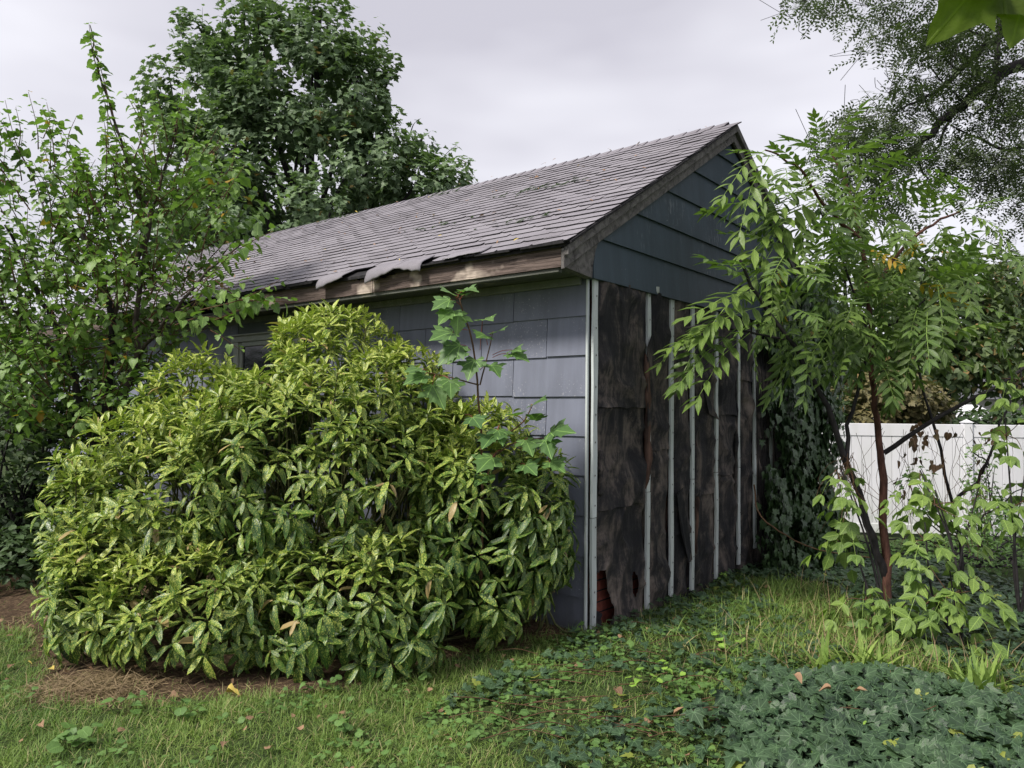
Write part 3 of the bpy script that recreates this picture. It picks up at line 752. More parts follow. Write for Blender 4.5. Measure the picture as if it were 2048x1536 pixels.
# leaf litter and twigs caught on the shingles
def roofpt(y, b, up=.03): return S2W(np.column_stack([EX+b*CS-up*SS, y, EZ+b*SS+up*CS]))
nl = 170; yy = R.uniform(0, 7.5, nl); bb = R.uniform(.1, 3.5, nl)
nrm = unit(S2W([[-SS, 0, CS]])-S2W([[0, 0, 0]]))
an = R.uniform(0, 6.28, nl); Yl = unit(np.column_stack([np.cos(an), np.sin(an), .3*np.sin(an)]))
lit = bake('leaf_litter', T_HEART+T_LANCE, roofpt(yy, bb, .032), Yl, np.tile(nrm, (nl, 1))+R.normal(0, .3, (nl, 3)), R.uniform(.02, .05, nl), R.uniform(0, 1, nl), R.uniform(0, 1, nl), M['deadleaf'])
setp(lit, 'scattered dry leaf litter caught on the grey roof shingles', 'leaf litter')
nb = 260; cl = R.randint(0, 9, nb); cy = R.uniform(.5, 7, 9); cb = R.uniform(.5, 3.2, 9); cy[:5] = (1.1, 1.5, 5.6, 6.3, 1.9); cb[:5] = (1.9, 2.0, 1.6, 2.0, 1.2)
an = R.uniform(-.5, .5, nb)
ax_ = S2W([[0, 1, 0]])[0]-S2W([[0, 0, 0]])[0]
Yl = unit(ax_[None]+np.column_stack([an, an*.5, an*.3]))
moss = bake('twig_debris', T_BLADE+T_LANCE, roofpt(cy[cl]+R.normal(0, .22, nb), cb[cl]+R.normal(0, .05, nb), .03), Yl, np.tile(nrm, (nb, 1)), R.uniform(.03, .10, nb), R.uniform(0, .6, nb), R.uniform(0, .2, nb), M['darkshrub'])
setp(moss, 'dark clumps of twigs and moss lying across the shingle courses', 'roof debris')

# ------------------------------------------------------------------ white vinyl fence
s = NB('white_vinyl'); zz = s.n('ShaderNodeSeparateXYZ', {0: s.n('ShaderNodeTexCoord').outputs['Object']}).outputs[2]
gr = s.math('MULTIPLY', s.ramp(zz, [(.1, 1.0), (.75, .0)]), s.ramp(s.noise(s.co((1, 1, .4)), 6, 5, .7), [(.4, 0.0), (.65, 1.0)]))
M['vinyl'] = s.done(s.mix(s.math('MULTIPLY', gr, .6), s.mix(s.ramp(s.noise(s.co((1, 1, .2)), 5, 5), [(.4, 0.0), (.8, .6)]), (.78, .78, .83), (.60, .62, .60)), (.30, .34, .24)), .45, .5)
FA = P(1560, 1085, 12.3); FB = P(2500, 1085, 11.6)
fdir = unit((FB-FA)[:2]*1.0); fdir = np.array([fdir[0], fdir[1], 0]); flen = np.linalg.norm((FB-FA)[:2])
FZ = -.42; FT = 1.375
def fence():
    post1 = W = P(1937, 1000, 12.0); t1 = (post1-FA)[:2] @ fdir[:2]
    root = empty('vinyl_fence', (FA[0], FA[1], FZ), 'tall white vinyl privacy fence behind the saplings at right', 'fence', rz=math.atan2(fdir[1], fdir[0]))
    posts = [t1-2.44*2, t1-2.44, t1, t1+2.44]
    for t in posts:
        p = box('post', t-.065, t+.065, -.065, .065, -.1, FT-FZ+.03, M['vinyl'], root, .006)
        V = [(t-.08, -.08, FT-FZ+.031), (t+.08, -.08, FT-FZ+.031), (t+.08, .08, FT-FZ+.031), (t-.08, .08, FT-FZ+.031), (t, 0, FT-FZ+.085)]
        obj('post_cap', V, [(3, 2, 1, 0), (0, 1, 4), (1, 2, 4), (2, 3, 4), (3, 0, 4)], M['vinyl'], p)
    for a, b in zip(posts[:-1], posts[1:]):
        box('top_rail', a+.066, b-.066, -.03, .03, FT-FZ-.20, FT-FZ, M['vinyl'], root, .006)
        box('bottom_rail', a+.066, b-.066, -.03, .03, .05, .2, M['vinyl'], root, .006)
        n = 15; wd = (b-a-.132)/n
        for i in range(n):
            box('fence_board', a+.066+i*wd+.003, a+.066+(i+1)*wd-.003, -.018, .018, .19, FT-FZ-.195, M['vinyl'], root, .004)
fence()
# neighbour house beyond the fence
def far_house():
    c = P(2010, 800, 34); root = empty('neighbour_house', (c[0], c[1], -1), 'pale sided house just visible over the fence through the trees', 'house')
    s = NB('pale_clapboard'); ms = s.done((.50, .49, .47), .7); s = NB('far_roof'); mr = s.done((.10, .10, .115), .85)
    box('wall', -3.5, 5, 0, 6, 0, 3.3, ms, root)
    for z in np.arange(.2, 3.3, .16): box('clapboard', -3.52, 5.02, -.03, -.002, z, z+.145, ms, root)
    V = [(-3.9, -.5, 3.28), (5.4, -.5, 3.28), (5.4, 6.5, 3.28), (-3.9, 6.5, 3.28), (-3.9, 3, 4.9), (5.4, 3, 4.9)]
    obj('roof', V, [(3, 2, 1, 0), (0, 1, 5, 4), (2, 3, 4, 5), (0, 4, 3), (1, 2, 5)], mr, root)
    wv = box('window', -1.2, 0, -.05, -.035, 1.6, 2.7, M['glass'], root)
    box('frame', -1.3, .1, -.06, -.052, 2.7, 2.8, M['vinyl'], wv); box('frame', -1.3, .1, -.06, -.052, 1.5, 1.6, M['vinyl'], wv)
    c = P(1905, 812, 30); root = empty('white_outbuilding', (c[0], c[1], -1), 'small white gabled outbuilding peeking over the fence', 'outbuilding')
    box('wall', -1.6, 1.6, 0, 3, 0, 2.4, M['vinyl'], root)
    V = [(-1.9, -.3, 2.4), (1.9, -.3, 2.4), (1.9, 3.3, 2.4), (-1.9, 3.3, 2.4), (-1.9, 1.5, 3.0), (1.9, 1.5, 3.0)]
    obj('roof', V, [(3, 2, 1, 0), (0, 1, 5, 4), (2, 3, 4, 5), (0, 4, 3), (1, 2, 5)], M['vinyl'], root)
far_house()


# ================================================================== vegetation
UP = np.array([0, 0, 1.])
def rad(c, pts):
    return unit(np.asarray(pts)-np.asarray(c))
# ---------------- spotted-leaf evergreen bush
def aucuba():
    blobs = [((370, 1065, 5.2), (.86, .75, .82)), ((640, 1020, 5.3), (1.08, .90, 1.06)), ((675, 790, 5.75), (.50, .55, .60)), ((395, 850, 5.6), (.36, .45, .46)),
             ((960, 1090, 5.0), (.50, .42, .70)), ((790, 860, 5.6), (.45, .45, .56)), ((250, 1190, 4.75), (.46, .45, .45)), ((960, 940, 5.35), (.36, .36, .40)),
             ((1085, 1040, 5.0), (.20, .25, .40)), ((420, 1235, 4.6), (.62, .5, .46)), ((690, 1230, 4.6), (.70, .5, .46)), ((190, 1060, 5.1), (.34, .4, .40))]
    B = [(P(*c), np.array(r)) for c, r in blobs]
    base = P(600, 1200, 5.4); base[2] = 0
    root = empty('spotted_laurel_bush', base, 'large rounded evergreen bush with yellow speckled leaves against the shed side wall', 'bush')
    pos, nrm = [], []
    for c, r in B:
        n = int(150*(r[0]*r[1]+r[0]*r[2]+r[1]*r[2])*3.3)
        u = unit(R.normal(0, 1, (n, 3))); k = R.uniform(.80, 1.07, n)[:, None]; k = np.where(R.uniform(0, 1, (n, 1)) < .25, k*.85, k)
        p = c+u*r*k; q = unit(u/r); pos.append(p); nrm.append(q)
    pos = np.vstack(pos); nrm = np.vstack(nrm)
    keep = np.ones(len(pos), bool)
    for c, r in B:
        keep &= (((pos-c)/r)**2).sum(1) > .60
    px, py, d = proj(pos)
    keep &= (pos[:, 2] > .10) & (px > 95+R.uniform(0, 30, len(px)))
    loc = W2S(pos); keep &= ~((loc[:, 0] > -.10) & (loc[:, 1] > -.05))
    keep &= (px < 1135) & ~((px > 455) & (px < 560) & (py < 765))
    # sparse understory at lower right
    keep &= ~((px > 830) & (py > 1200) & (R.uniform(0, 1, len(pos)) < .6))
    keep &= np.array([mnoise.noise(Vector(p*2.6)) for p in pos]) > -.62
    pos, nrm = pos[keep], nrm[keep]
    nR = len(pos)
    ax = unit(nrm*.8+np.array([0, 0, .55])+R.normal(0, .15, (nR, 3)))
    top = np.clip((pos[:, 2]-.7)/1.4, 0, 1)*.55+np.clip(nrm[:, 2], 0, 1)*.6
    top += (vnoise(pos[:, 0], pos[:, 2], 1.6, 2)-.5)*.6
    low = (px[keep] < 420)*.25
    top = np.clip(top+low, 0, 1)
    LP, LY, LZ, LS, LA = [], [], [], [], []
    for i in range(nR):
        gs = R.uniform(.74, 1.14)
        k = R.randint(6, 10); a0 = R.uniform(0, 6.28); A = unit(np.cross(ax[i], [.3, .8, .2])); Bq = np.cross(ax[i], A)
        for j in range(k):
            an = a0+j*2.4+R.uniform(-.3, .3); tier = j/k
            el = (.25+.95*tier) if top[i] > .42 else (-.45+.75*tier)+.55*top[i]
            el += R.uniform(-.2, .2)
            out_ = math.cos(an)*A+math.sin(an)*Bq
            y = out_*math.cos(el)+ax[i]*math.sin(el)
            if top[i] < .6: y = y+np.array([0, 0, -.55*(1-top[i])])
            y = unit(y)
            LP.append(pos[i]+ax[i]*(.02+.05*tier)+y*.01); LY.append(y); LZ.append(ax[i]*.7+UP*.5-y*.1+R.normal(0, .14, 3))
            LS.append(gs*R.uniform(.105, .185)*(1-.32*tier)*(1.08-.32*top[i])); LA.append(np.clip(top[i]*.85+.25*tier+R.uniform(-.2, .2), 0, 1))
    N = len(LP)
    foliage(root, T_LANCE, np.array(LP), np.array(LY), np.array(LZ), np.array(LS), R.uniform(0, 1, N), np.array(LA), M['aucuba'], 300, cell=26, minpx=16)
    st = []
    for i in R.choice(nR, min(nR, 330), False):
        b0 = base+np.array([R.normal(0, .5), R.normal(.1, .3), .0]); b0[0] += (pos[i][0]-base[0])*.55
        mid_ = b0*.4+pos[i]*.6+np.array([0, 0, -.18])
        st.append((smooth_path([b0, mid_, pos[i]+ax[i]*.06], 8), np.linspace(.012, .004, 8)))
    tubes('stems', st[:300], M['twig_green'], root, base, 5, kind='stuff')
    return pos
aucuba()

# ---------------- generic shrub made of leafy shoots
def shoots(root, lst, tm, mat, spacing, lsize, nparts=300, twig='twig', cell=14, rad0=.008, sidetwigs=0, agef=None, droop=.5, spread=1.0, drawtwigs=300, jit=0.0):
    """lst: list of (start, end, leafscale). leaves alternate along each shoot"""
    LP, LY, LZ, LS, LA, TW = [], [], [], [], [], []
    for (a, b, ls) in lst:
        a, b = np.asarray(a, float), np.asarray(b, float); L = np.linalg.norm(b-a)
        bow = R.normal(0, .06*L, 3); path = smooth_path([a, (a+b)/2+bow, b], 10)
        TW.append((path, np.linspace(rad0, .0018, 10)))
        n = max(3, int(L/spacing)); dirv = unit(b-a); A = unit(np.cross(dirv, [.2, .9, .3])); Bq = np.cross(dirv, A); a0 = R.uniform(0, 6.3)
        for j in range(n):
            t = .12+.88*(j+R.uniform(-.3, .3))/max(1, n-1); t = min(max(t, .05), 1); f = t*9; i0 = min(int(f), 8); p = path[i0]+(path[i0+1]-path[i0])*(f-i0)
            an = a0+j*2.5+R.uniform(-.5, .5); o_ = math.cos(an)*A+math.sin(an)*Bq
            y = unit(o_*spread+dirv*.45+np.array([0, 0, -droop+.3*t])+R.normal(0, .18, 3))
            pet = lsize*.35*ls
            LP.append(p+unit(o_+dirv*.6)*pet); LY.append(y); LZ.append(UP+o_*.35*R.uniform(-.3, 1)+R.normal(0, .25, 3))
            LS.append(lsize*ls*R.uniform(.65, 1.15)*(1-.35*max(0, t-.75)/.25)); LA.append(np.clip(.25+.6*t**2+R.uniform(-.2, .2), 0, 1))
    LP = np.array(LP); LA = np.array(LA); N = len(LP)
    if agef is not None: LA = np.clip(LA+agef(LP), 0, 1)
    foliage(root, tm, LP, np.array(LY), np.array(LZ), np.array(LS), R.uniform(0, 1, N), LA, mat, nparts, cell=cell)
    off = np.array(root.location)
    tubes('twigs', TW[:drawtwigs], M[twig], root, off, 4, kind='stuff')
def limb(root, pts, r0, r1, m='bark', name='branch', n=16, jit=.008, sides=7):
    path = smooth_path(pts, n, jit); return tubes(name, [(path, np.linspace(r0, r1, n))], M[m], root, np.array(root.location), sides, .08)

# ---------------- mulberry thicket at left
def mulberry():
    base = P(190, 1190, 7.2); base[2] = gh(base[0], base[1])
    root = empty('mulberry_tree', base, 'multi stemmed young tree with lobed bright green leaves left of the shed', 'tree')
    D = 6.7
    limb(root, [base, P(205, 900, 7.1), P(225, 640, D), P(190, 540, D), P(160, 440, D)], .05, .02, 'bark_dark')
    limb(root, [P(215, 900, 7.1), P(270, 720, D), P(275, 600, D), P(300, 450, D), P(355, 250, D)], .035, .008)
    limb(root, [P(205, 950, 7.1), P(120, 680, D), P(60, 560, D), P(10, 450, D)], .035, .01, 'bark_dark')
    limb(root, [P(240, 760, 7), P(330, 640, 6.4), P(420, 540, 6.2), P(480, 490, 6.1)], .02, .006)
    limb(root, [P(225, 640, D), P(300, 440, D), P(272, 380, D), P(225, 230, D), P(195, 120, D), P(180, 50, D)], .022, .004, n=26)
    limb(root, [P(200, 800, 7), P(20, 620, 6.6), P(-60, 560, 6.5)], .02, .006)
    sh = []
    def S(x0, y0, x1, y1, d=D, ls=1.0, d2=None): sh.append((P(x0, y0, d), P(x1, y1, d2 or d), ls))
    S(290, 480, 232, 260); S(245, 300, 196, 130, ls=.95); S(205, 170, 178, 48, ls=.9); S(250, 420, 215, 200, ls=.95); S(228, 240, 185, 75, ls=.9)
    S(150, 500, 60, 330); S(60, 340, 10, 200); S(90, 420, 0, 240); S(180, 450, 100, 225); S(110, 330, 85, 215); S(60, 420, -30, 200)
    S(280, 470, 340, 290); S(340, 300, 368, 165); S(320, 380, 300, 215); S(290, 400, 250, 300)
    S(400, 520, 455, 380); S(455, 400, 472, 285); S(430, 430, 490, 330, 6.3)
    S(380, 600, 470, 500, 6.1); S(450, 520, 545, 462, 6.0); S(430, 640, 540, 590, 6.0); S(480, 600, 585, 605, 5.9); S(430, 560, 500, 610, 6.0); S(350, 650, 470, 640, 6.1); S(380, 560, 500, 560, 6.1)
    S(400, 620, 560, 560, 5.9, .8); S(420, 660, 480, 700, 6.0, .8)
    blobs = [((90, 470, 6.9), (.75, .7, .62), 88), ((290, 480, 6.9), (.72, .7, .6), 100), ((130, 640, 6.8), (.9, .8, .6), 150), ((290, 610, 6.6), (.5, .6, .42), 80), ((60, 340, 7.0), (.42, .5, .42), 24),
             ((350, 360, 6.8), (.42, .5, .50), 42), ((180, 790, 6.7), (.75, .7, .5), 110), ((40, 780, 6.6), (.55, .6, .6), 80), ((280, 850, 6.2), (.25, .3, .3), 26), ((440, 430, 6.5), (.22, .4, .36), 26), ((20, 560, 6.9), (.5, .5, .5), 50)]
    for c, r, n in blobs:
        c = P(*c); r = np.array(r)
        for _ in range(n):
            u = unit(R.normal(0, 1, 3)); p = c+u*r*R.uniform(.15, 1.0)**.5
            e = p+(unit(u*.6+np.array([R.normal(0, .3), R.normal(0, .3), .75]))*R.uniform(.22, .5))
            sh.append((p, e, R.uniform(.6, 1.0)))
    shoots(root, sh, T_MUL, M['mulberry'], .038, .092, 300, 'twig', cell=22, rad0=.006, agef=lambda p: (vnoise(p[:, 0], p[:, 2], 1.3, 11)-.5)*.8, droop=.75, drawtwigs=600)
mulberry()

# ---------------- dark dense shrub at the lower left
def shrub(name, label, blobs, dens, tm, mat, lsize, nparts=300, cat='shrub', stems=20, cell=14, twigm='bark_dark', base=None, minz=.05):
    B = [(P(*c), np.array(r)) for c, r in blobs]
    b0 = B[0][0].copy(); b0[2] = gh(b0[0], b0[1])
    if base is not None: b0 = np.array(base)
    root = empty(name, b0, label, cat)
    pos, nr = [], []
    for c, r in B:
        n = int(dens*(r[0]*r[1]+r[0]*r[2]+r[1]*r[2])); u = unit(R.normal(0, 1, (n, 3)))
        pos.append(c+u*r*R.uniform(.62, 1.06, (n, 1))); nr.append(u)
    pos = np.vstack(pos); nr = np.vstack(nr)
    # clump: cull by noise for an uneven outline and gaps
    nz = np.array([mnoise.noise(Vector(p*(2.2 if lsize < .12 else 1.3))) for p in pos]); keep = (nz > -.28) & (pos[:, 2] > gh(pos[:, 0], pos[:, 1])+minz)
    pos, nr, nz = pos[keep], nr[keep], nz[keep]; pos = pos+nr*(nz[:, None]*.25)
    N = len(pos); an = R.uniform(0, 6.28, N); Y = unit(nr*.5+np.column_stack([np.cos(an), np.sin(an), R.uniform(-.8, .2, N)]))
    Z = nr*.6+UP+R.normal(0, .35, (N, 3))
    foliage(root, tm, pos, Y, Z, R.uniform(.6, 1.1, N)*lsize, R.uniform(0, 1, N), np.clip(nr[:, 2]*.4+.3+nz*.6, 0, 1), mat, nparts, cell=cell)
    st = []
    for i in R.choice(N, min(N, stems), False):
        a = b0+np.array([R.normal(0, .12), R.normal(0, .12), 0]); st.append((smooth_path([a, (a+pos[i])/2+R.normal(0, .08, 3), pos[i]], 8), np.linspace(.018, .004, 8)))
    if st: tubes('stems', st, M[twigm], root, b0, 5, kind='stuff')
    return root
shrub('privet_shrub', 'dense dark small leaved shrub in shade at the lower left behind the bush', [((60, 960, 7.4), (1.0, .8, .85)), ((-60, 1080, 7.2), (.9, .7, .8)), ((180, 960, 7.5), (.6, .6, .75)), ((70, 790, 7.7), (.9, .7, .5)), ((190, 760, 7.8), (.8, .6, .45)), ((70, 1130, 6.6), (.6, .4, .40)), ((-60, 1160, 6.3), (.6, .4, .40))], 1300, T_HEART, M['darkshrub'], .07, 300, cell=16, stems=60)

# ---------------- big maple behind the shed
def tree(name, label, trunk, blobs, dens, tm, mat, lsize, nparts, barkm='bark_dark', r0=.2, cat='tree', cull=-.15, group=None, cell=12, freq=.9, shell=.5):
    B = [(P(*c), np.array(r)) for c, r in blobs]
    b = P(*trunk); b[2] = gh(b[0], b[1]); root = empty(name, b, label, cat, group)
    top = max(B, key=lambda q: q[0][2]+q[1][2]); apex = top[0]+np.array([0, 0, top[1][2]*.7])
    limb(root, [b+np.array([0, 0, -.2]), b*.6+apex*.4, apex], r0, r0*.15, barkm, 'trunk', 14, r0*.1, 9)
    for c, r in B:
        q = b+(apex-b)*max(.12, min(.8, (c[2]-b[2])/(apex[2]-b[2])*.6)); limb(root, [q, (q+c)/2+np.array([0, 0, -.1]), c+r*np.array([.2, 0, .5])], r0*.35, r0*.08, barkm)
    pos, nr = [], []
    for c, r in B:
        n = int(dens*(r[0]*r[1]+r[0]*r[2]+r[1]*r[2])); u = unit(R.normal(0, 1, (n, 3)))
        pos.append(c+u*r*R.uniform(shell, 1.06, (n, 1))); nr.append(u)
    pos = np.vstack(pos); nr = np.vstack(nr)
    nz = np.array([mnoise.noise(Vector(p*freq))*.6+mnoise.noise(Vector(p*freq*2.6))*.5 for p in pos]); keep = nz > cull
    pos, nr, nz = pos[keep], nr[keep], nz[keep]; pos += nr*(nz[:, None]*lsize*5)
    N = len(pos); an = R.uniform(0, 6.28, N); Y = unit(nr*.7+np.column_stack([np.cos(an), np.sin(an), R.uniform(-1.1, -.1, N)])); Z = UP+nr*.7+R.normal(0, .3, (N, 3))
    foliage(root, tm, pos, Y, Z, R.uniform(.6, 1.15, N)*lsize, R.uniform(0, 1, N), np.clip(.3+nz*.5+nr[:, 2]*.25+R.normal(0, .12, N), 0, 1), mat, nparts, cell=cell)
    return root
def maple():
    bl = [((560, 330, 15), (1.9, 1.6, 2.0)), ((600, 160, 15), (1.5, 1.4, 1.35)), ((500, 90, 15), (.75, .8, .95)), ((640, 80, 15), (.8, .8, .85)), ((420, 200, 15), (1.1, 1.1, 1.1)), ((700, 200, 14.6), (.85, .8, 1.1)),
          ((740, 330, 14.4), (.95, .9, .9)), ((400, 350, 14.6), (1.1, 1., 1.2)), ((830, 380, 14.2), (.75, .8, .55)), ((500, 430, 14.2), (1.3, 1., .9)), ((640, 440, 14), (1.2, 1., .7)), ((900, 370, 14.2), (.35, .4, .35)), ((370, 480, 14), (1.0, .9, 1.0)), ((390, 80, 15), (.32, .4, .55)), ((840, 290, 14.6), (.28, .3, .3)), ((780, 170, 14.8), (.18, .3, .45))]
    r = tree('maple_tree', 'tall broad dark green maple rising behind the shed roof', (580, 900, 15.5), bl, 1050, T_MAPLE, M['maple'], .125, 300, r0=.22, cull=-.02, cell=12, shell=.55, freq=1.25)
    sh = []
    for x0, y0, x1, y1 in ((398, 110, 405, 15), (450, 70, 448, 22), (490, 60, 500, -20), (560, 60, 565, 10), (610, 50, 625, -10), (660, 50, 655, 0), (690, 80, 700, 20), (760, 190, 775, 135), (800, 330, 862, 262), (860, 350, 915, 290), (900, 380, 950, 345), (345, 190, 330, 120), (740, 120, 752, 60), (820, 270, 835, 240)):
        sh.append((P(x0, y0, 14.8), P(x1, y1, 14.8), 1))
    shoots(r, sh, T_MAPLE, M['maple'], .07, .13, 0, 'bark_dark', rad0=.015)
maple()

# ---------------- maple seedling in front of the wall
def seedling():
    base = P(962, 1200, 4.85); base[2] = gh(base[0], base[1])
    root = empty('maple_seedling', base, 'young maple sapling with red stalks poking out of the speckled bush', 'sapling')
    D = 4.75
    limb(root, [base, P(965, 950, 4.85), P(958, 800, D), P(945, 690, D), P(922, 610, D), P(912, 585, D)], .010, .003, 'twig', 'stem', jit=.002)
    limb(root, [P(960, 770, D), P(978, 700, D), P(985, 665, D)], .005, .0025, 'twig', 'stem', 8, .001)
    limb(root, [P(958, 770, D), P(900, 755, D), P(855, 745, 4.7)], .005, .0025, 'twig', 'stem', 8, .001)
    limb(root, [P(960, 900, D), P(1040, 850, D), P(1065, 810, D)], .006, .003, 'twig', 'stem', 8, .001)
    limb(root, [P(965, 930, D), P(1030, 885, D), P(1100, 875, D)], .006, .003, 'twig', 'stem', 8, .001)
    L = [  # stalk origin, leaf base, tip
        (915, 600, 905, 588, 885, 575, .085), (915, 595, 925, 583, 958, 570, .09), (920, 610, 900, 600, 868, 612, .10), (925, 640, 905, 620, 872, 640, .105), (930, 640, 915, 625, 918, 655, .10), (920, 600, 930, 590, 920, 577, .06),
        (935, 660, 905, 665, 866, 672, .12), (960, 700, 965, 640, 990, 632, .09), (975, 690, 970, 670, 950, 670, .085), (980, 670, 990, 665, 1012, 650, .085), (942, 700, 920, 690, 880, 712, .125),
        (985, 715, 1020, 708, 1075, 706, .10), (985, 710, 1025, 700, 1040, 690, .07), (950, 730, 925, 700, 895, 720, .10), (955, 735, 950, 720, 930, 760, .11), (960, 740, 980, 730, 1005, 745, .09),
        (870, 750, 865, 770, 882, 800, .12), (858, 748, 850, 750, 815, 760, .11), (880, 752, 900, 760, 905, 800, .10), (855, 745, 845, 740, 800, 725, .09),
        (1060, 815, 1065, 810, 1095, 790, .10), (1068, 830, 1070, 840, 1085, 815, .08), (1050, 845, 1030, 830, 1015, 822, .10), (1000, 880, 990, 870, 968, 885, .115), (1090, 880, 1100, 865, 1138, 850, .12), (1095, 880, 1090, 880, 1100, 900, .10), (1060, 880, 1050, 880, 1070, 905, .09),
        (1000, 900, 985, 915, 958, 935, .12), (980, 940, 975, 950, 950, 965, .10), (1040, 930, 1050, 930, 1075, 945, .10), (1090, 900, 1100, 925, 1130, 938, .10), (930, 830, 945, 835, 960, 850, .09), (1000, 850, 995, 860, 1010, 880, .09)]
    Pp, Y, Z, S, pet = [], [], [], [], []
    for a, b, c, d, e, f, sz in L:
        o0, p0, p1 = P(a, b, D), P(c, d, D-.05), P(e, f, D-.16+R.uniform(-.04, .04))
        Pp.append(p0); Y.append(p1-p0); Z.append(np.array([R.uniform(-.3, .3), -.55, .8])); S.append(sz*1.45); pet.append((smooth_path([o0, (o0+p0)/2+np.array([0, 0, .012]), p0], 5), [.0022]*5))
    n = len(Pp)
    pieces('leaf', T_MAPLE, np.array(Pp), np.array(Y), np.array(Z), np.array(S), R.uniform(0, .9, n), np.clip(1-np.array([l[3] for l in L])/1000., 0, 1)*1.2, M['seedling'], root, base)
    tubes('leaf_stalks', pet, M['petiole'], root, base, 5, kind='stuff')
seedling()

# ---------------- pinnate leaved saplings on the right
def ailanthus():
    base = P(1775, 1262, 5.95); base[2] = gh(base[0], base[1])
    root = empty('tree_of_heaven', base, 'leaning sapling with long feathery leaves hanging over the gable wall', 'tree')
    D = 6.0
    limb(root, [base, P(1772, 1110, D), P(1765, 950, D), P(1755, 860, D), P(1745, 770, D), P(1738, 600, D), P(1722, 480, D), P(1700, 380, D), P(1660, 300, D)], .036, .007, 'bark_red', 'trunk', 30, .006)
    limb(root, [P(1772, 1160, D), P(1738, 1060, 5.9), P(1715, 980, 5.85), P(1690, 920, 5.8), P(1650, 800, 5.7), P(1600, 720, 5.6), P(1550, 640, 5.5), P(1500, 565, 5.4), P(1480, 520, 5.3)], .032, .010, 'bark_dark', 'branch', 30, .007)
    limb(root, [P(1694, 925, 5.8), P(1700, 850, 5.85), P(1718, 770, 5.9), P(1735, 680, 5.9), P(1700, 560, 5.9), P(1640, 420, 5.8)], .018, .006, 'bark_dark')
    limb(root, [P(1768, 906, D), P(1850, 850, 5.9), P(1940, 800, 5.8), P(2012, 762, 5.75), P(2100, 690, 5.7)], .020, .010, 'bark_dark', jit=.003)
    limb(root, [P(1738, 600, D), P(1800, 500, 6), P(1880, 440, 6), P(1930, 420, 6)], .018, .006, 'bark_red')
    limb(root, [P(1722, 480, D), P(1640, 400, 5.8), P(1590, 330, 5.7), P(1530, 300, 5.6)], .016, .006, 'bark_red')
    limb(root, [P(1575, 680, 5.55), P(1500, 665, 5.45), P(1420, 650, 5.4), P(1370, 655, 5.35)], .009, .004, 'bark_dark', jit=.002)
    limb(root, [P(1735, 680, 5.9), P(1800, 640, 5.8), P(1850, 600, 5.7)], .014, .006, 'bark_dark')
    Pp, Y, Z, S, A = [], [], [], [], []
    def leaf(x0, y0, x1, y1, d0, d1, sz=None, age=.5, z=None):
        a, b = P(x0, y0, d0), P(x1, y1, d1); Pp.append(a); Y.append(b-a); S.append(sz or np.linalg.norm(b-a)); Z.append(np.array([R.uniform(-.35, .35), -.25, 1.]) if z is None else z); A.append(age)
    for q in ((1500, 560, 1410, 500, 5.4, 5.15), (1490, 540, 1480, 490, 5.35, 5.0), (1510, 580, 1375, 585, 5.4, 5.1), (1500, 575, 1390, 635, 5.4, 5.1), (1530, 610, 1400, 640, 5.45, 5.15), (1450, 655, 1330, 665, 5.4, 5.2), (1470, 660, 1340, 735, 5.4, 5.15), (1500, 665, 1370, 720, 5.4, 5.1), (1420, 655, 1345, 750, 5.4, 5.2), (1510, 560, 1640, 510, 5.4, 5.3), (1550, 650, 1480, 620, 5.45, 5.2), (1540, 560, 1560, 640, 5.4, 5.2), (1420, 652, 1302, 685, 5.4, 5.3),
              (1530, 300, 1435, 335, 5.6, 5.4), (1540, 310, 1445, 410, 5.6, 5.4), (1560, 320, 1480, 275, 5.6, 5.5), (1590, 335, 1500, 385, 5.7, 5.4), (1600, 340, 1560, 260, 5.7, 5.5), (1640, 300, 1640, 212, 5.8, 5.6), (1650, 300, 1720, 205, 5.9, 5.7), (1660, 320, 1590, 240, 5.9, 5.6), (1640, 400, 1480, 470, 5.8, 5.5), (1630, 400, 1500, 430, 5.8, 5.4), (1640, 420, 1520, 500, 5.8, 5.5), (1640, 370, 1540, 390, 5.8, 5.5), (1670, 320, 1760, 260, 5.9, 5.7),
              (1930, 420, 2030, 480, 6, 5.8), (1930, 430, 2010, 440, 6, 5.8), (1900, 430, 1960, 390, 6, 5.9), (1910, 440, 2000, 520, 6, 5.8), (1880, 440, 1960, 520, 6, 5.8), (1860, 450, 1860, 370, 6, 5.8), (1930, 425, 2000, 380, 6, 5.9)):
        leaf(*q, age=R.uniform(.35, .9))
    # crown fill
    for c, r, n in (((1640, 420, 6.0), (.55, .5, .50), 42), ((1730, 560, 5.9), (.55, .5, .5), 40), ((1600, 560, 5.7), (.42, .4, .36), 30), ((1840, 520, 5.9), (.55, .5, .36), 40), ((1700, 640, 5.8), (.5, .45, .24), 30), ((1560, 640, 5.6), (.30, .3, .25), 14), ((1840, 620, 5.7), (.45, .4, .26), 22), ((1580, 350, 5.8), (.40, .4, .28), 14), ((1740, 380, 6.1), (.45, .4, .35), 24), ((1930, 480, 6.0), (.4, .35, .2), 14), ((1740, 690, 5.8), (.4, .3, .10), 9), ((1850, 680, 5.6), (.35, .3, .12), 7)):
        c = P(*c)
        for _ in range(int(n*.78)):
            u = unit(R.normal(0, 1, 3)); p = c+u*np.array(r)*R.uniform(.2, 1.05); dv = unit(u+np.array([0, -.4, -.45])+R.normal(0, .3, 3))
            Pp.append(p); Y.append(dv); S.append(R.uniform(.30, .50)); Z.append(UP+R.normal(0, .35, 3)); A.append(np.clip(.35+u[2]*.3+R.uniform(-.2, .3), 0, 1))
    n = len(Pp); rn = R.uniform(0, 1, n)
    foliage(root, T_PIN, np.array(Pp), np.array(Y), np.array(Z), np.array(S)*.95, rn, np.array(A), M['ailanthus'], 300, cell=10)
    return root
ailanthus()
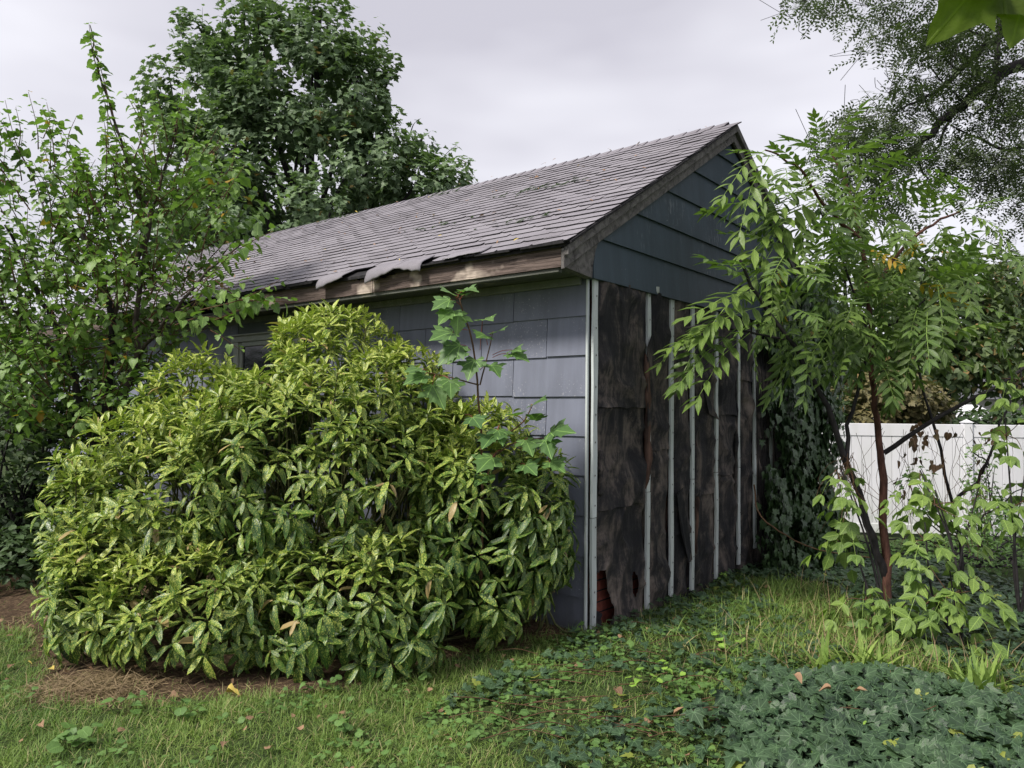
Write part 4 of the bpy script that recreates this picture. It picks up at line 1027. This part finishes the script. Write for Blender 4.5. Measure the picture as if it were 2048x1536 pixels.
def boxelder():
    for k, (bx, by, d, lab, sprs, bl) in enumerate((
        (1775, 1270, 5.2, 'pale green leafy suckers growing around the foot of the reddish trunk', (), [((1700, 1010, 5.3), (.17, .2, .22), 12), ((1680, 960, 5.3), (.16, .2, .16), 9), ((1700, 1090, 5.3), (.14, .2, .14), 8), ((1730, 1200, 5.1), (.17, .2, .18), 20), ((1790, 1230, 5.0), (.22, .2, .12), 14)]),
        (1925, 1300, 5.0, 'bushy sapling with three part light green leaves at right foreground', (), [((1870, 1010, 5.2), (.26, .25, .17), 26), ((1850, 1080, 5.1), (.20, .25, .20), 20), ((1900, 1190, 4.95), (.22, .25, .26), 34), ((1850, 1210, 4.9), (.20, .2, .2), 16), ((1960, 990, 5.4), (.22, .3, .14), 12), ((1840, 960, 5.4), (.12, .2, .12), 7)]),
        (2040, 1200, 5.6, 'thin sapling with scattered broad leaves at the right edge before the fence', (), [((2010, 870, 5.6), (.22, .3, .28), 13), ((2040, 760, 5.5), (.22, .3, .22), 14), ((2050, 1000, 5.6), (.2, .3, .3), 8)]))):
        b = P(bx, by, d); b[2] = gh(b[0], b[1]); root = empty('box_elder_sapling', b, lab, 'sapling')
        Pp, Y, Z, S, A, st = [], [], [], [], [], []
        for c, r, n in bl:
            c = P(*c); r = np.array(r); n = int(n*.68)
            st.append((smooth_path([b, (b+c)/2+R.normal(0, .05, 3), c+np.array([0, 0, r[2]*.6])], 9), np.linspace(.011, .004, 9)))
            for _ in range(n):
                u = unit(R.normal(0, 1, 3)); p = c+u*r*R.uniform(.3, 1); dv = unit(u*np.array([1, 1, .3])+np.array([0, -.25, -.7])); Pp.append(p); Y.append(dv); Z.append(UP+u*.4+R.normal(0, .2, 3)+np.array([0, -.3, 0])); S.append(R.uniform(.12, .20)); A.append(np.clip(.5+.3*u[2]+R.uniform(-.3, .3), 0, 1))
                if R.uniform() < .4: st.append((smooth_path([c, (c+p)/2+R.normal(0, .02, 3), p], 5), np.linspace(.004, .002, 5)))
        n = len(Pp); foliage(root, T_TRI, np.array(Pp), np.array(Y), np.array(Z), np.array(S), R.uniform(0, 1, n), np.array(A), M['boxelder'], 300, cell=6)
        for q in [s_ for s_ in st if s_[1][0] > .01]: tubes('stem', [q], M['bark_dark'], root, b, 6)
        tubes('twigs', [s_ for s_ in st if s_[1][0] <= .01] or st[:1], M['twig'], root, b, 4, kind='stuff')
boxelder()
def vine_stem():
    b = P(1925, 1250, 6.3); b[2] = gh(b[0], b[1]); root = empty('vine_covered_stem', b, 'thin dark stem wrapped in dry hanging vines before the white fence', 'sapling')
    limb(root, [b, P(1925, 1100, 6.3), P(1900, 1000, 6.2), P(1875, 880, 6.2), P(1850, 790, 6.2), P(1832, 700, 6.2), P(1820, 620, 6.2)], .016, .008, 'bark_dark', 'stem')
    limb(root, [P(1905, 1010, 6.2), P(1960, 950, 6.1), P(1990, 880, 6.1), P(2010, 830, 6.1), P(2035, 770, 6.1)], .014, .007, 'bark_dark', 'branch')
    limb(root, [P(1960, 950, 6.1), P(1975, 925, 6.), P(1950, 905, 6.), P(1945, 890, 6)], .007, .004, 'bark_dark', 'branch')
    limb(root, [P(1930, 1060, 6.1), P(2000, 1010, 6.0), P(2060, 960, 6)], .007, .004, 'bark_dark', 'branch')
    Pp, Y = [], []
    for cx, cy, rx, ry, n in ((1860, 890, 40, 60, 22), (1800, 960, 25, 60, 7), (1980, 870, 45, 50, 14), (1835, 880, 22, 90, 12)):
        for _ in range(n): Pp.append(P(cx+R.normal(0, rx*.5), cy+R.normal(0, ry*.5), 6.1+R.uniform(-.15, .15))); Y.append(np.array([R.normal(0, .4), R.normal(0, .4), -1]))
    n = len(Pp); pieces('withered_leaf', T_HEART, np.array(Pp), np.array(Y), R.normal(0, 1, (n, 3)), R.uniform(.035, .07, n), R.uniform(0, .9, n), R.uniform(0, .8, n), M['deadleaf'], root, b)
    v = []
    for _ in range(34):
        x = R.uniform(1690, 1990); y = R.uniform(850, 930); p = P(x, y, 6.05); 
        pts = [p]; 
        for k in range(5): p = p+np.array([R.normal(0, .06), R.normal(0, .05), -R.uniform(.08, .2)]); pts.append(p)
        v.append((smooth_path(pts, 16), [.0018]*16))
    tubes('dry_tendrils', v, M['twig'], root, b, 4, kind='stuff')
vine_stem()
# reddish tendrils around the first fork
b = P(1690, 940, 5.75); rt = empty('dry_vine', b, 'tangle of dry brown vine hanging from the fork of the leaning branch', 'vine'); v = []
for _ in range(26):
    p = P(1695+R.uniform(-12, 12), 925+R.uniform(-20, 10), 5.72); pts = [p]
    for k in range(4): p = p+np.array([R.normal(.01, .05), R.normal(0, .04), -R.uniform(.03, .12)]); pts.append(p)
    v.append((smooth_path(pts, 12), [.002]*12))
tubes('tendrils', v, M['twig'], rt, b, 4, kind='stuff')
# long bare runner arching from the ivy
b = P(1510, 975, 6.6); rt = empty('bare_runner', b, 'long thin bare runner arching from the wall ivy down to the ground', 'vine')
limb(rt, [P(1508, 970, 6.5), P(1520, 1030, 6.3), P(1580, 1075, 6.1), P(1640, 1100, 6.0), P(1740, 1115, 5.9)], .007, .004, 'twig', 'runner', 20, .003)

# ---------------- locust tree overhanging at upper right
def locust():
    b = P(2500, 1000, 8.5); b[2] = gh(b[0], b[1]); root = empty('locust_tree', b, 'overhanging locust tree with dark arching limbs and tiny leaflets at upper right', 'tree'); D = 8.0
    limb(root, [b, P(2450, 500, 8.5), P(2350, 150, 8.3), P(2300, -300, 8.2)], .22, .12, 'bark_dark', 'trunk', 14, .02, 10)
    limb(root, [P(2370, 230, 8.3), P(2200, 130, 8.1), P(2060, 122, D), P(1985, 160, D), P(1930, 205, D), P(1880, 245, D), P(1830, 298, D), P(1780, 342, D), P(1750, 400, D)], .085, .012, 'bark_dark', 'limb', 34, .012)
    limb(root, [P(2330, 100, 8.3), P(2120, 10, 8.2), P(1990, 78, 8.3), P(1910, 150, 8.3), P(1860, 190, 8.3), P(1780, 230, 8.2)], .06, .008, 'bark_dark', 'limb', 24, .01)
    limb(root, [P(1998, -60, D), P(1998, 60, D), P(1990, 150, D)], .025, .03, 'bark_dark', 'branch', 10)
    limb(root, [P(1935, 203, D), P(1900, 240, D), P(1872, 300, D), P(1840, 330, 7.9)], .022, .006, 'bark_dark')
    limb(root, [P(2350, 420, 8.3), P(2100, 300, 8.1), P(2020, 300, D), P(1960, 280, D), P(1900, 250, 7.9)], .03, .006, 'bark_dark')
    limb(root, [P(2300, -50, 8.2), P(1900, -60, 8), P(1700, -20, 7.8), P(1590, 5, 7.7)], .04, .005, 'bark_dark')
    for a in (((1880, 245), (1850, 200), (1840, 150)), ((1930, 205), (1890, 170), (1850, 120)), ((1985, 160), (2010, 220), (2040, 240)), ((1830, 298), (1850, 350), (1880, 390)), ((1780, 342), (1720, 330), (1690, 300)), ((2020, 300), (1990, 350), (2000, 400)), ((1910, 150), (1880, 90), (1850, 60)), ((1990, 80), (1940, 60), (1900, 20))):
        limb(root, [P(x, y, D) for x, y in a], .014, .004, 'bark_dark', 'twig', 10)
    cl = []
    for cx, cy, rx, ry, n in ((1640, 5, 70, 22, 40), (1760, 20, 60, 35, 30), (1760, 62, 30, 22, 16), (1850, 60, 60, 45, 60), (1960, 60, 90, 70, 130), (1830, 170, 60, 50, 70), (1930, 140, 80, 70, 130), (2010, 220, 60, 70, 90), (1800, 260, 60, 50, 90), (1720, 260, 45, 40, 60), (1880, 300, 60, 50, 60), (1740, 330, 70, 50, 90), (1960, 300, 80, 40, 80), (2030, 330, 50, 50, 60), (1980, 370, 50, 30, 30), (1700, 390, 60, 50, 60), (1790, 400, 50, 40, 35), (2040, 420, 30, 30, 16), (1860, 400, 30, 20, 10), (2020, 480, 30, 20, 8), (1650, 300, 30, 40, 26), (1700, 230, 22, 22, 16)):
        for _ in range(int(n*.85)):
            cl.append(P(cx+R.normal(0, rx*.55), cy+R.normal(0, ry*.55), D+R.uniform(-.6, .6)))
    for _ in range(700): cl.append(P(R.uniform(2060, 2500), R.uniform(-500, 450), D+R.uniform(-1.2, 1.2)))
    for _ in range(300): cl.append(P(R.uniform(1700, 2100), R.uniform(-300, -30), D+R.uniform(-1.0, 1.0)))
    cl = np.array(cl); n = len(cl); an = R.uniform(0, 6.28, n)
    Pp, Y = [], []
    for q in range(2):
        an = R.uniform(0, 6.28, n); Pp.append(cl+R.normal(0, .05, (n, 3))); Y.append(np.column_stack([np.cos(an), np.sin(an), R.uniform(-1.0, .1, n)]))
    Pp = np.vstack(Pp); Y = np.vstack(Y); N = len(Pp)
    foliage(root, T_LOC, Pp, Y, UP+R.normal(0, .4, (N, 3)), R.uniform(.19, .30, N), R.uniform(0, 1, N), R.uniform(0, 1, N), M['locust'], 300, cell=14)
    tw = [(smooth_path([c, c+R.normal(0, .12, 3), c+R.normal(0, .2, 3)], 6), [.003]*6) for c in cl[R.choice(n, 420, False)]]
    tubes('twigs', tw, M['bark_dark'], root, b, 4, kind='stuff')
locust()
# near maple twig whose two leaves dip into the top right corner
def nearleaves():
    b = P(2000, -60, 1.15); rt = empty('maple_twig', b, 'green maple leaves close up dipping into the top right corner', 'branch')
    limb(rt, [P(2150, -260, 1.25), P(2050, -130, 1.2), P(1960, -70, 1.15)], .006, .003, 'twig', 'twig', 10, .001)
    q = [((1990, -75), (1880, 75), .145, (.25, -1., .25)), ((2060, -60), (2035, 75), .125, (-.2, -1, .2)), ((1990, -75), (1850, -60), .12, (0, -1, .3))]
    pieces('leaf', T_MAPLE, np.array([P(*a, 1.15) for a, _, _, _ in q]), np.array([P(*c, 1.12)-P(*a, 1.15) for a, c, _, _ in q]), np.array([z for *_, z in q]), np.array([s_ for _, _, s_, _ in q]), np.array([.3, .7, .5]), np.array([.6, .4, .5]), M['nearleaf'], rt, b)
nearleaves()

# ---------------- ivy climbing the gable wall
def wallivy():
    root = empty('wall_ivy', S2W([3.9, -.1, 0]), 'dark glossy ivy climbing the right part of the gable wall', 'climbing plant')
    P_, Y, Z = [], [], []
    n = 14000; x = R.uniform(2.3, WD+.45, n); z = R.uniform(-.45, 2.9, n)
    edge = 2.98+.35*(vnoise(z, z*0, 1.6, 21)-.5)+np.clip((z-1.9)*.0, 0, 1)-np.clip(.75-z, 0, 1)*.75
    d = x-edge; nz = vnoise(x, z, 2.5, 31); keep = (d > 0) & (R.uniform(0, 1, n) < np.clip(d/.5+.15, 0, 1)) & ((nz > .36) | (d > .7))
    keep &= ~((x > 3.4) & (x < 3.62) & (z > .95) & (z < 1.9) & (R.uniform(0, 1, n) < .85))
    x, z, nz, d = x[keep], z[keep], nz[keep], d[keep]; n = len(x)
    y = -.10-R.uniform(0, .12, n)*(1+nz)-.30*np.clip(d/1.6, 0, 1)*nz-np.clip(.6-z, 0, .6)*.35*R.uniform(0, 1, n)
    back = x > WD-.1; y[back] += R.uniform(0, .8, back.sum())
    p = S2W(np.column_stack([x, y, z])); an = R.uniform(-.9, .9, n)
    ydir = S2W(np.column_stack([np.sin(an), -.25*np.ones(n), -np.cos(an)]))-SMn[:3, 3]; zdir = S2W(np.column_stack([R.normal(0, .3, n), -np.ones(n), .45+R.normal(0, .25, n)]))-SMn[:3, 3]
    foliage(root, T_IVY+T_HEART, p, ydir, zdir, R.uniform(.06, .105, n), R.uniform(0, 1, n), np.clip(nz+R.normal(0, .2, n), 0, 1), M['ivywall'], 300, cell=12)
    st = []
    for _ in range(26):
        x0 = R.uniform(2.9, WD+.2); st.append((smooth_path([S2W([x0, -.09, -.4]), S2W([x0+R.normal(0, .1), -.08, .9]), S2W([x0+R.normal(0, .2), -.09, 2.2])], 10), np.linspace(.008, .003, 10)))
    tubes('stems', st, M['bark_dark'], root, np.array(root.location), 5, kind='stuff')
wallivy()

# ---------------- distant trees
tree('oak_tree', 'olive green tree with browning top beyond the fence at right', (1930, 800, 22), [((1900, 640, 21), (1.9, 1.5, 1.7)), ((1830, 560, 21), (1.3, 1.2, 1.2)), ((1980, 590, 22), (1.2, 1.2, 1.2)), ((1870, 720, 20), (1.7, 1.2, 1.0)), ((1990, 720, 21), (1.6, 1.2, 1.1))], 330, T_HEART, M['fartree'], .20, 300, r0=.22, cull=-.1, cell=12, freq=1.1)
tree('grey_green_tree', 'pale grey green tree at the far right edge beyond the fence', (2060, 800, 27), [((2060, 620, 27), (1.6, 1.3, 1.6)), ((2030, 570, 27), (.8, .8, .7)), ((2110, 700, 27), (1.9, 1.4, 1.6)), ((2200, 560, 27), (2.2, 1.6, 2.2))], 260, T_HEART, M['fargrey'], .22, 300, r0=.2, cull=-.05, freq=1.)
tree('ash_tree', 'yellowing tree glimpsed between the sapling leaves beyond the gable', (1690, 830, 19), [((1690, 620, 18), (1.5, 1.2, 1.5)), ((1600, 700, 17), (1.3, 1.1, 1.3)), ((1750, 720, 18), (1.5, 1.2, 1.2)), ((1640, 790, 17), (1.5, 1., .8))], 330, T_HEART, M['fartree'], .19, 300, r0=.18, cull=-.15)
tree('japanese_maple', 'low rust coloured maple behind the fence', (1790, 850, 15), [((1780, 790, 15), (.95, .8, .42)), ((1850, 810, 15), (.7, .6, .35)), ((1740, 830, 15), (.9, .6, .4))], 900, T_MAPLE, M['rustmaple'], .11, 200, r0=.08, cull=-.3)
tree('hedge_tree', 'dark green hedge tree close behind the fence', (1600, 870, 16), [((1600, 850, 15), (1.4, .8, .9)), ((1720, 860, 15.5), (1.4, .8, .55)), ((1500, 830, 14), (1.2, .8, 1.2)), ((1980, 850, 18), (2.2, .8, .45))], 500, T_HEART, M['darkshrub'], .14, 200, r0=.1, cull=-.4)
tree('birch_tree', 'light leaved tree far behind the thicket at left', (60, 830, 26), [((40, 700, 26), (3.0, 2, 1.6)), ((180, 730, 26), (2.4, 2, 1.5)), ((-120, 640, 26), (3, 2, 2.6)), ((300, 760, 26), (2, 2, 1.3))], 120, T_HEART, M['fartree'], .26, 200, r0=.2, cull=-.1)

# ================================================================== ground cover
def pxpoly(*pp): return [G(*p)[:2] for p in pp]
def scatter(n, x0, x1, y0, y1):
    x = R.uniform(x0, x1, n); y = R.uniform(y0, y1, n); return x, y
def blades(name, x, y, hgt, mat, lab, cat, lean=.5, age=None, wmul=1.0, kind='stuff', flat=0.0):
    n = len(x); an = R.uniform(0, 6.28, n); l = R.uniform(.1, lean, n)
    if flat: l = R.uniform(1.2, 6, n)
    z = gh(x, y)
    Y = np.column_stack([np.cos(an)*l, np.sin(an)*l, np.ones(n)]); Z = np.column_stack([np.cos(an), np.sin(an), np.full(n, -.2)])
    if flat: Z = np.column_stack([R.normal(0, .3, n), R.normal(0, .3, n), np.ones(n)])
    tm = [(V*np.array([wmul, 1, 1]), T, U) for V, T, U in T_BLADE]
    Zp = Z if flat else -Z
    o = bake(name, tm, np.column_stack([x, y, z-.004+(R.uniform(0, .02, n) if flat else 0)]), Y, Zp, hgt, R.uniform(0, 1, n), R.uniform(0, 1, n) if age is None else age, mat)
    return setp(o, lab, cat, None, kind)
IVYZ = lambda x, y: inpoly(x, y, IVYP)
WEEDZ = pxpoly((1180, 1270), (900, 1400), (820, 1440), (1000, 1500), (1100, 1600), (1500, 1600), (1500, 1375), (1750, 1350), (1480, 1160), (1430, 1165))
RGRASS = pxpoly((1400, 1185), (1330, 1280), (1380, 1390), (1500, 1380), (1800, 1365), (2100, 1400), (2100, 1330), (1850, 1300), (1700, 1250), (1650, 1170))
DARKIVY = pxpoly((1440, 1165), (1500, 1100), (1640, 1060), (1700, 1050), (2200, 1040), (2300, 1500), (2050, 1420), (1850, 1330), (1720, 1230), (1640, 1170))
def inside_shed(x, y):
    q = W2S(np.column_stack([x, y, x*0])); return (q[:, 0] > -.02) & (q[:, 0] < WD+.02) & (q[:, 1] > -.06) & (q[:, 1] < LN)
def lawn():
    x, y = scatter(480000, -4.6, 3.2, 2.3, 8.5)
    m = bedmask(x+R.normal(0, .05, len(x)), y+R.normal(0, .05, len(x))); iv = IVYZ(x, y); ins = inside_shed(x, y)
    wz = inpoly(x, y, WEEDZ); rz = inpoly(x, y, RGRASS); dz = inpoly(x, y, DARKIVY)
    nz = vnoise(x, y, 2.2, 12); fine = vnoise(x, y, 7, 14)
    dens = np.where(m, .025, 1.)*np.where(iv, .06, 1)*np.where(ins, 0, 1)*np.where(wz & ~rz, .30, 1)*np.where(dz & ~rz, .08, 1)*np.where(rz, .55, 1)*(.45+.9*fine)
    dens *= np.clip(4.4/y, .2, 1)**1.3
    k = R.uniform(0, 1, len(x)) < dens; x, y, nz, fine, rz = x[k], y[k], nz[k], fine[k], rz[k]
    age = np.clip(nz*1.3-.25+R.uniform(-.3, .3, len(x)), 0, 1)
    h = R.uniform(.035, .075, len(x))*(.6+.8*fine)*(1+.3*(y > 5))
    blades('lawn_grass', x, y, h, M['grass'], 'short patchy green lawn grass in the left and centre foreground', 'grass', 1.9, age, .62)
lawn()
x, y = scatter(9000, -3.6, .9, 3.6, 8)
k = (bedmask(x, y) | (R.uniform(0, 1, len(x)) < .05)) & ~inside_shed(x, y) & (R.uniform(0, 1, len(x)) < .25+vnoise(x, y, 3, 8)); x, y = x[k], y[k]
blades('straw_mulch', x, y, R.uniform(.03, .11, len(x)), M['straw'], 'brown straw and dead grass mulch under the front edge of the bush', 'mulch', flat=1, wmul=.7)
c0 = G(190, 1375); n = 2600; x = c0[0]+R.normal(0, .16, n); y = c0[1]+R.normal(0, .11, n)
blades('straw_heap', x, y, R.uniform(.04, .12, n), M['straw'], 'small heap of dry cut grass beside the left foot of the bush', 'straw heap', flat=1, wmul=.5)
# long grass at right
def longgrass():
    x, y = [], []
    for px, py, n, s_ in ((1540, 1240, 500, .22), (1600, 1200, 400, .25), (1620, 1290, 700, .22), (1500, 1290, 300, .2), (1720, 1320, 600, .2), (1650, 1230, 500, .25), (1550, 1320, 400, .15), (1350, 1300, 100, .2), (1900, 1360, 300, .2), (2000, 1370, 300, .15)):
        c = G(px, py); x.append(c[0]+R.normal(0, s_, n)); y.append(c[1]+R.normal(0, s_, n))
    x = np.concatenate(x); y = np.concatenate(y); k = ~inside_shed(x, y); x, y = x[k], y[k]; n = len(x)
    o = blades('long_grass', x, y, R.uniform(.07, .20, n), M['grass'], 'uncut thin grass tufts drooping beneath the saplings at right', 'grass', 1.3, R.uniform(.1, .9, n)*.8, .5)
    k = R.choice(n, 700); blades('dry_grass', x[k]+.1, y[k]-.1, R.uniform(.10, .3, 700), M['straw'], 'bleached dry grass stems tangled through the long green grass', 'grass', 2.5, wmul=.25)
longgrass()
# broad bladed clumps
for i, (px, py, n, lab) in enumerate(((1740, 1350, 34, 'clump of broad bright grass blades just behind the ivy patch'), (1650, 1350, 20, 'smaller clump of upright grass blades left of the broad bladed clump'), (1960, 1400, 46, 'tall clump of strap like leaves at the right edge of the ivy patch'))):
    c = G(px, py); rt = empty('grass_clump', c, lab, 'grass clump')
    for k in range(n):
        an = R.uniform(0, 6.28); l = R.uniform(.1, .9); V, T, U = T_BLADE[R.randint(0, 4)]
        Y = np.array([[math.cos(an)*l, math.sin(an)*l, 1]]); Z = np.array([[-math.cos(an), -math.sin(an), .2]])
        pieces('blade', [(V*np.array([1.6, 1, 1]), T, U)], np.array([c+np.array([R.normal(0, .05), R.normal(0, .04), 0])]), Y, Z, R.uniform(.14, .30), np.array([R.uniform(0, .9)]), np.array([R.uniform(.5, 1)]), M['grass'], rt, c)
# ivy patch in the right foreground
def ivypatch():
    c = G(1750, 1450); root = empty('ivy_patch', c, 'mounded patch of dark veined ivy in the right foreground', 'ivy')
    x, y = scatter(30000, .4, 4.2, 2.35, 4.4); q = IVYZ(x+R.normal(0, .07, len(x)), y+R.normal(0, .07, len(x))); x, y = x[q], y[q]
    k = R.choice(len(x), min(len(x), 4300), False); x, y = x[k], y[k]
    nz = vnoise(x, y, 3.2, 17); z = gh(x, y)+.02+.10*nz**1.5+R.uniform(0, .06, len(x)); n = len(x)
    an = R.normal(-1.4, 1.1, n); Y = np.column_stack([np.cos(an), np.sin(an), R.uniform(-.6, .15, n)]); Z = np.column_stack([R.normal(0, .5, n), -.45+R.normal(0, .5, n), np.ones(n)])
    foliage(root, T_IVY, np.column_stack([x, y, z]), Y, Z, R.uniform(.045, .108, n), R.uniform(0, 1, n), np.clip(nz*1.2-.1+R.normal(0, .3, n), 0, 1), M['ivy'], 300, cell=26, minpx=18)
    # scattered ivy among the turf and towards the shed
    x, y = scatter(14000, -.6, 4.5, 2.5, 8.5); w_ = inpoly(x, y, WEEDZ); dz = inpoly(x, y, DARKIVY); ins = inside_shed(x, y)
    nz = vnoise(x, y, 1.9, 23); k = ~ins & ((w_ & ((nz > .47) | (y > 4.9)) & (R.uniform(0, 1, len(x)) < .5)) | (dz & (R.uniform(0, 1, len(x)) < .95))); x, y, nz = x[k], y[k], nz[k]; n = len(x)
    an = R.uniform(0, 6.28, n); Y = np.column_stack([np.cos(an), np.sin(an), R.uniform(-.3, .3, n)]); Z = np.column_stack([R.normal(0, .3, n), R.normal(-.2, .3, n), np.ones(n)])
    r2 = empty('creeping_ivy', G(1500, 1350), 'low creeping ivy spreading over the ground between lawn and fence', 'ivy')
    foliage(r2, T_IVY, np.column_stack([x, y, gh(x, y)+R.uniform(.015, .08, n)]), Y, Z, R.uniform(.035, .075, n), R.uniform(0, 1, n), np.clip(nz+R.normal(0, .2, n), 0, 1), M['ivy'], 300, cell=22, minpx=12)
ivypatch()
# round leaved ground weeds
def weeds():
    x, y = scatter(34000, -3.8, 2.6, 2.5, 7.0); w_ = inpoly(x, y, WEEDZ); nz = vnoise(x, y, 2.3, 37); ins = inside_shed(x, y) | bedmask(x, y) | IVYZ(x, y)
    k = ~ins & (((nz > .40) & w_ & (R.uniform(0, 1, len(x)) < .6)) | ((nz > .58) & ~w_ & (R.uniform(0, 1, len(x)) < .3))); x, y, nz = x[k], y[k], nz[k]; n = len(x)
    an = R.uniform(0, 6.28, n); Y = np.column_stack([np.cos(an), np.sin(an), R.uniform(-.1, .4, n)]); Z = np.column_stack([R.normal(0, .25, n), R.normal(-.1, .25, n), np.ones(n)])
    o = bake('ground_weeds', T_RND, np.column_stack([x, y, gh(x, y)+R.uniform(.012, .055, n)]), Y, Z, R.uniform(.012, .036, n), R.uniform(0, 1, n), np.clip(nz+R.normal(0, .2, n), 0, 1), M['weed'])
    setp(o, 'low round leaved weeds carpeting the turf between lawn and ivy', 'weeds')
    spots = [(1330, 1360, 9, 'lime', .05, 'bright lime green weed tuft in the middle of the weedy turf'), (1290, 1380, 7, 'lime', .05, 'lime green weed just right of the lawn edge'), (1440, 1295, 8, 'lime', .045, 'yellow green weed tuft on the turf beside the long grass'), (1500, 1310, 6, 'lime', .045, 'small lime weed in front of the long grass'),
             (1285, 1210, 16, 'weed', .06, 'leafy weed growing at the foot of the second strip of the gable wall'), (1185, 1280, 14, 'weed', .05, 'leafy weed at the corner post of the shed'), (1375, 1190, 8, 'lime', .04, 'small weed against the wall base under the fourth strip'), (1435, 1165, 10, 'lime', .045, 'bright weed at the wall base where the wall ivy begins'),
             (1370, 1400, 16, 'weed', .06, 'broad green weed cluster left of the ivy patch'), (1660, 1500, 6, 'lime', .05, 'lime green sprout in the lower middle of the ivy patch'), (1620, 1525, 5, 'lime', .05, 'lime green sprout at the bottom edge of the ivy patch'), (1700, 1475, 5, 'lime', .04, 'pale sprout poking out of the dark ivy'),
             (250, 1430, 12, 'weed', .05, 'round weed tuft on the lawn at the left'), (150, 1500, 16, 'weed', .06, 'broad weed in the lower left corner of the lawn'), (360, 1440, 14, 'weed', .05, 'clover like tuft on the lawn below the bush'), (700, 1470, 14, 'weed', .05, 'low weed tuft in the middle of the lawn'), (640, 1385, 10, 'weed', .04, 'small weeds on the bare soil edge under the bush'), (830, 1360, 14, 'weed', .05, 'creeping weed on the soil near the right end of the bush'), (1020, 1440, 14, 'weed', .05, 'round leaved weed at the right edge of the lawn'), (1240, 1320, 12, 'weed', .05, 'weed patch in front of the shed corner')]
    for px, py, n, mt, sz, lab in spots:
        c = G(px, py); rt = empty('weed', c, lab, 'weed'); an = R.uniform(0, 6.28, n); r = R.uniform(.01, .09, n)
        p = c+np.column_stack([np.cos(an)*r, np.sin(an)*r, R.uniform(.03, .10, n)]); Y = np.column_stack([np.cos(an), np.sin(an), R.uniform(-.2, .4, n)])
        pieces('leaf', T_RND+T_HEART[:2], p, Y, UP+R.normal(0, .3, (n, 3)), R.uniform(.6, 1.1, n)*sz, R.uniform(0, .9, n), R.uniform(.3, 1, n), M[mt], rt, c)
        tubes('stalks', [(np.array([c+np.array([0, 0, -.01]), q]), [.002, .0015]) for q in p], M['twig_green'], rt, c, 4, kind='stuff')
weeds()
# dark weedy undergrowth at right, shaded plants
shrub('undergrowth', 'low tangled green undergrowth along the fence at the right edge', [((2000, 1110, 8.2), (1.0, .6, .28)), ((1850, 1120, 8.4), (.7, .5, .22)), ((2080, 1170, 7.2), (.7, .6, .35)), ((1700, 1090, 8.6), (.7, .4, .15)), ((2060, 1060, 8.8), (.8, .5, .4)), ((2030, 1280, 6.2), (.35, .5, .2))], 1500, T_HEART+T_LANCE, M['weed'], .055, 250, 'undergrowth', 30, cell=16)
shrub('fence_climber', 'green climber with small leaves covering part of the fence post', [((1965, 960, 11.2), (.25, .15, .65)), ((1840, 960, 8.5), (.18, .15, .40)), ((1990, 1010, 9.5), (.3, .2, .3))], 900, T_HEART, M['weed'], .06, 250, 'climbing plant', 20, cell=12)
# fallen leaves
def fallen():
    far = [(455, 1402, .07, 'yellow fallen leaf lying on the soil below the bush', .99), (600, 1480, .04, 'small pale fallen leaf on the lawn', .5), (215, 1310, .06, 'yellow fallen leaf on the bare ground left of the bush', .99), (1590, 1418, .055, 'curled tan leaf lying on top of the ivy patch', .8),
           (1715, 1455, .05, 'small tan leaf lying in the middle of the ivy patch', .8), (1350, 1450, .06, 'upright pale dry leaf beside the left edge of the ivy', .85), (1295, 1465, .05, 'pink brown dry leaf on the ground left of the ivy', .8), (1240, 1290, .05, 'brown fallen leaf near the shed corner', .6), (1232, 1395, .06, 'russet fallen leaf in the weedy turf', .3), (1660, 1450, .05, 'orange fallen leaf tucked in the ivy', .5)]
    for px, py, sz, lab, r in far:
        c = G(px, py); z = .045 if not IVYZ(np.array([c[0]]), np.array([c[1]]))[0] else .17
        V, T, U = T_HEART[R.randint(0, 4)]; an = R.uniform(0, 6.28); up = 'upright' in lab
        V = V.copy(); V[:, 2] += 1.2*V[:, 0]**2
        Rm = np.array(Matrix.Rotation(an, 3, 'Z') @ Matrix.Rotation(1.2 if up else R.uniform(-.2, .5), 3, 'X'))
        me = mesh('fallen_leaf', (V*sz) @ Rm.T, T, M['deadleaf'], True, np.column_stack([U, np.full(len(V), min(r, .999))]), np.full(len(V), .9 if r > .4 else .2))
        o = link('fallen_leaf', me); o.location = c+np.array([0, 0, z]); setp(o, lab, 'fallen leaf')
    x, y = scatter(420, -3.6, 2.2, 2.9, 6.5); k = ~inside_shed(x, y); x, y = x[k], y[k]; n = len(x); an = R.uniform(0, 6.28, n)
    o = bake('leaf_scatter', T_HEART+T_LANCE[:2], np.column_stack([x, y, gh(x, y)+.03]), np.column_stack([np.cos(an), np.sin(an), R.uniform(-.2, .3, n)]), UP+R.normal(0, .4, (n, 3)), R.uniform(.015, .045, n), R.uniform(0, 1, n), R.uniform(0, 1, n), M['deadleaf'])
    setp(o, 'tiny brown leaf fragments scattered through grass and soil', 'leaf litter')
fallen()
tw = []
for _ in range(90):
    px, py = R.uniform(1000, 1950), R.uniform(1250, 1500); p = G(px, py)+np.array([0, 0, .05]); an = R.uniform(-.6, .6)+R.choice([0, 3.14]); L = R.uniform(.08, .4)
    tw.append((smooth_path([p, p+np.array([math.cos(an), math.sin(an)*.6, R.uniform(0, .25)])*L*.5, p+np.array([math.cos(an), math.sin(an)*.6, R.uniform(-.05, .15)])*L], 6), [.0022]*6))
o = tubes('dry_twigs', tw, M['twig'], sides=4, kind='stuff'); setp(o, 'thin dry twigs and stems littering the weedy ground', 'twigs')
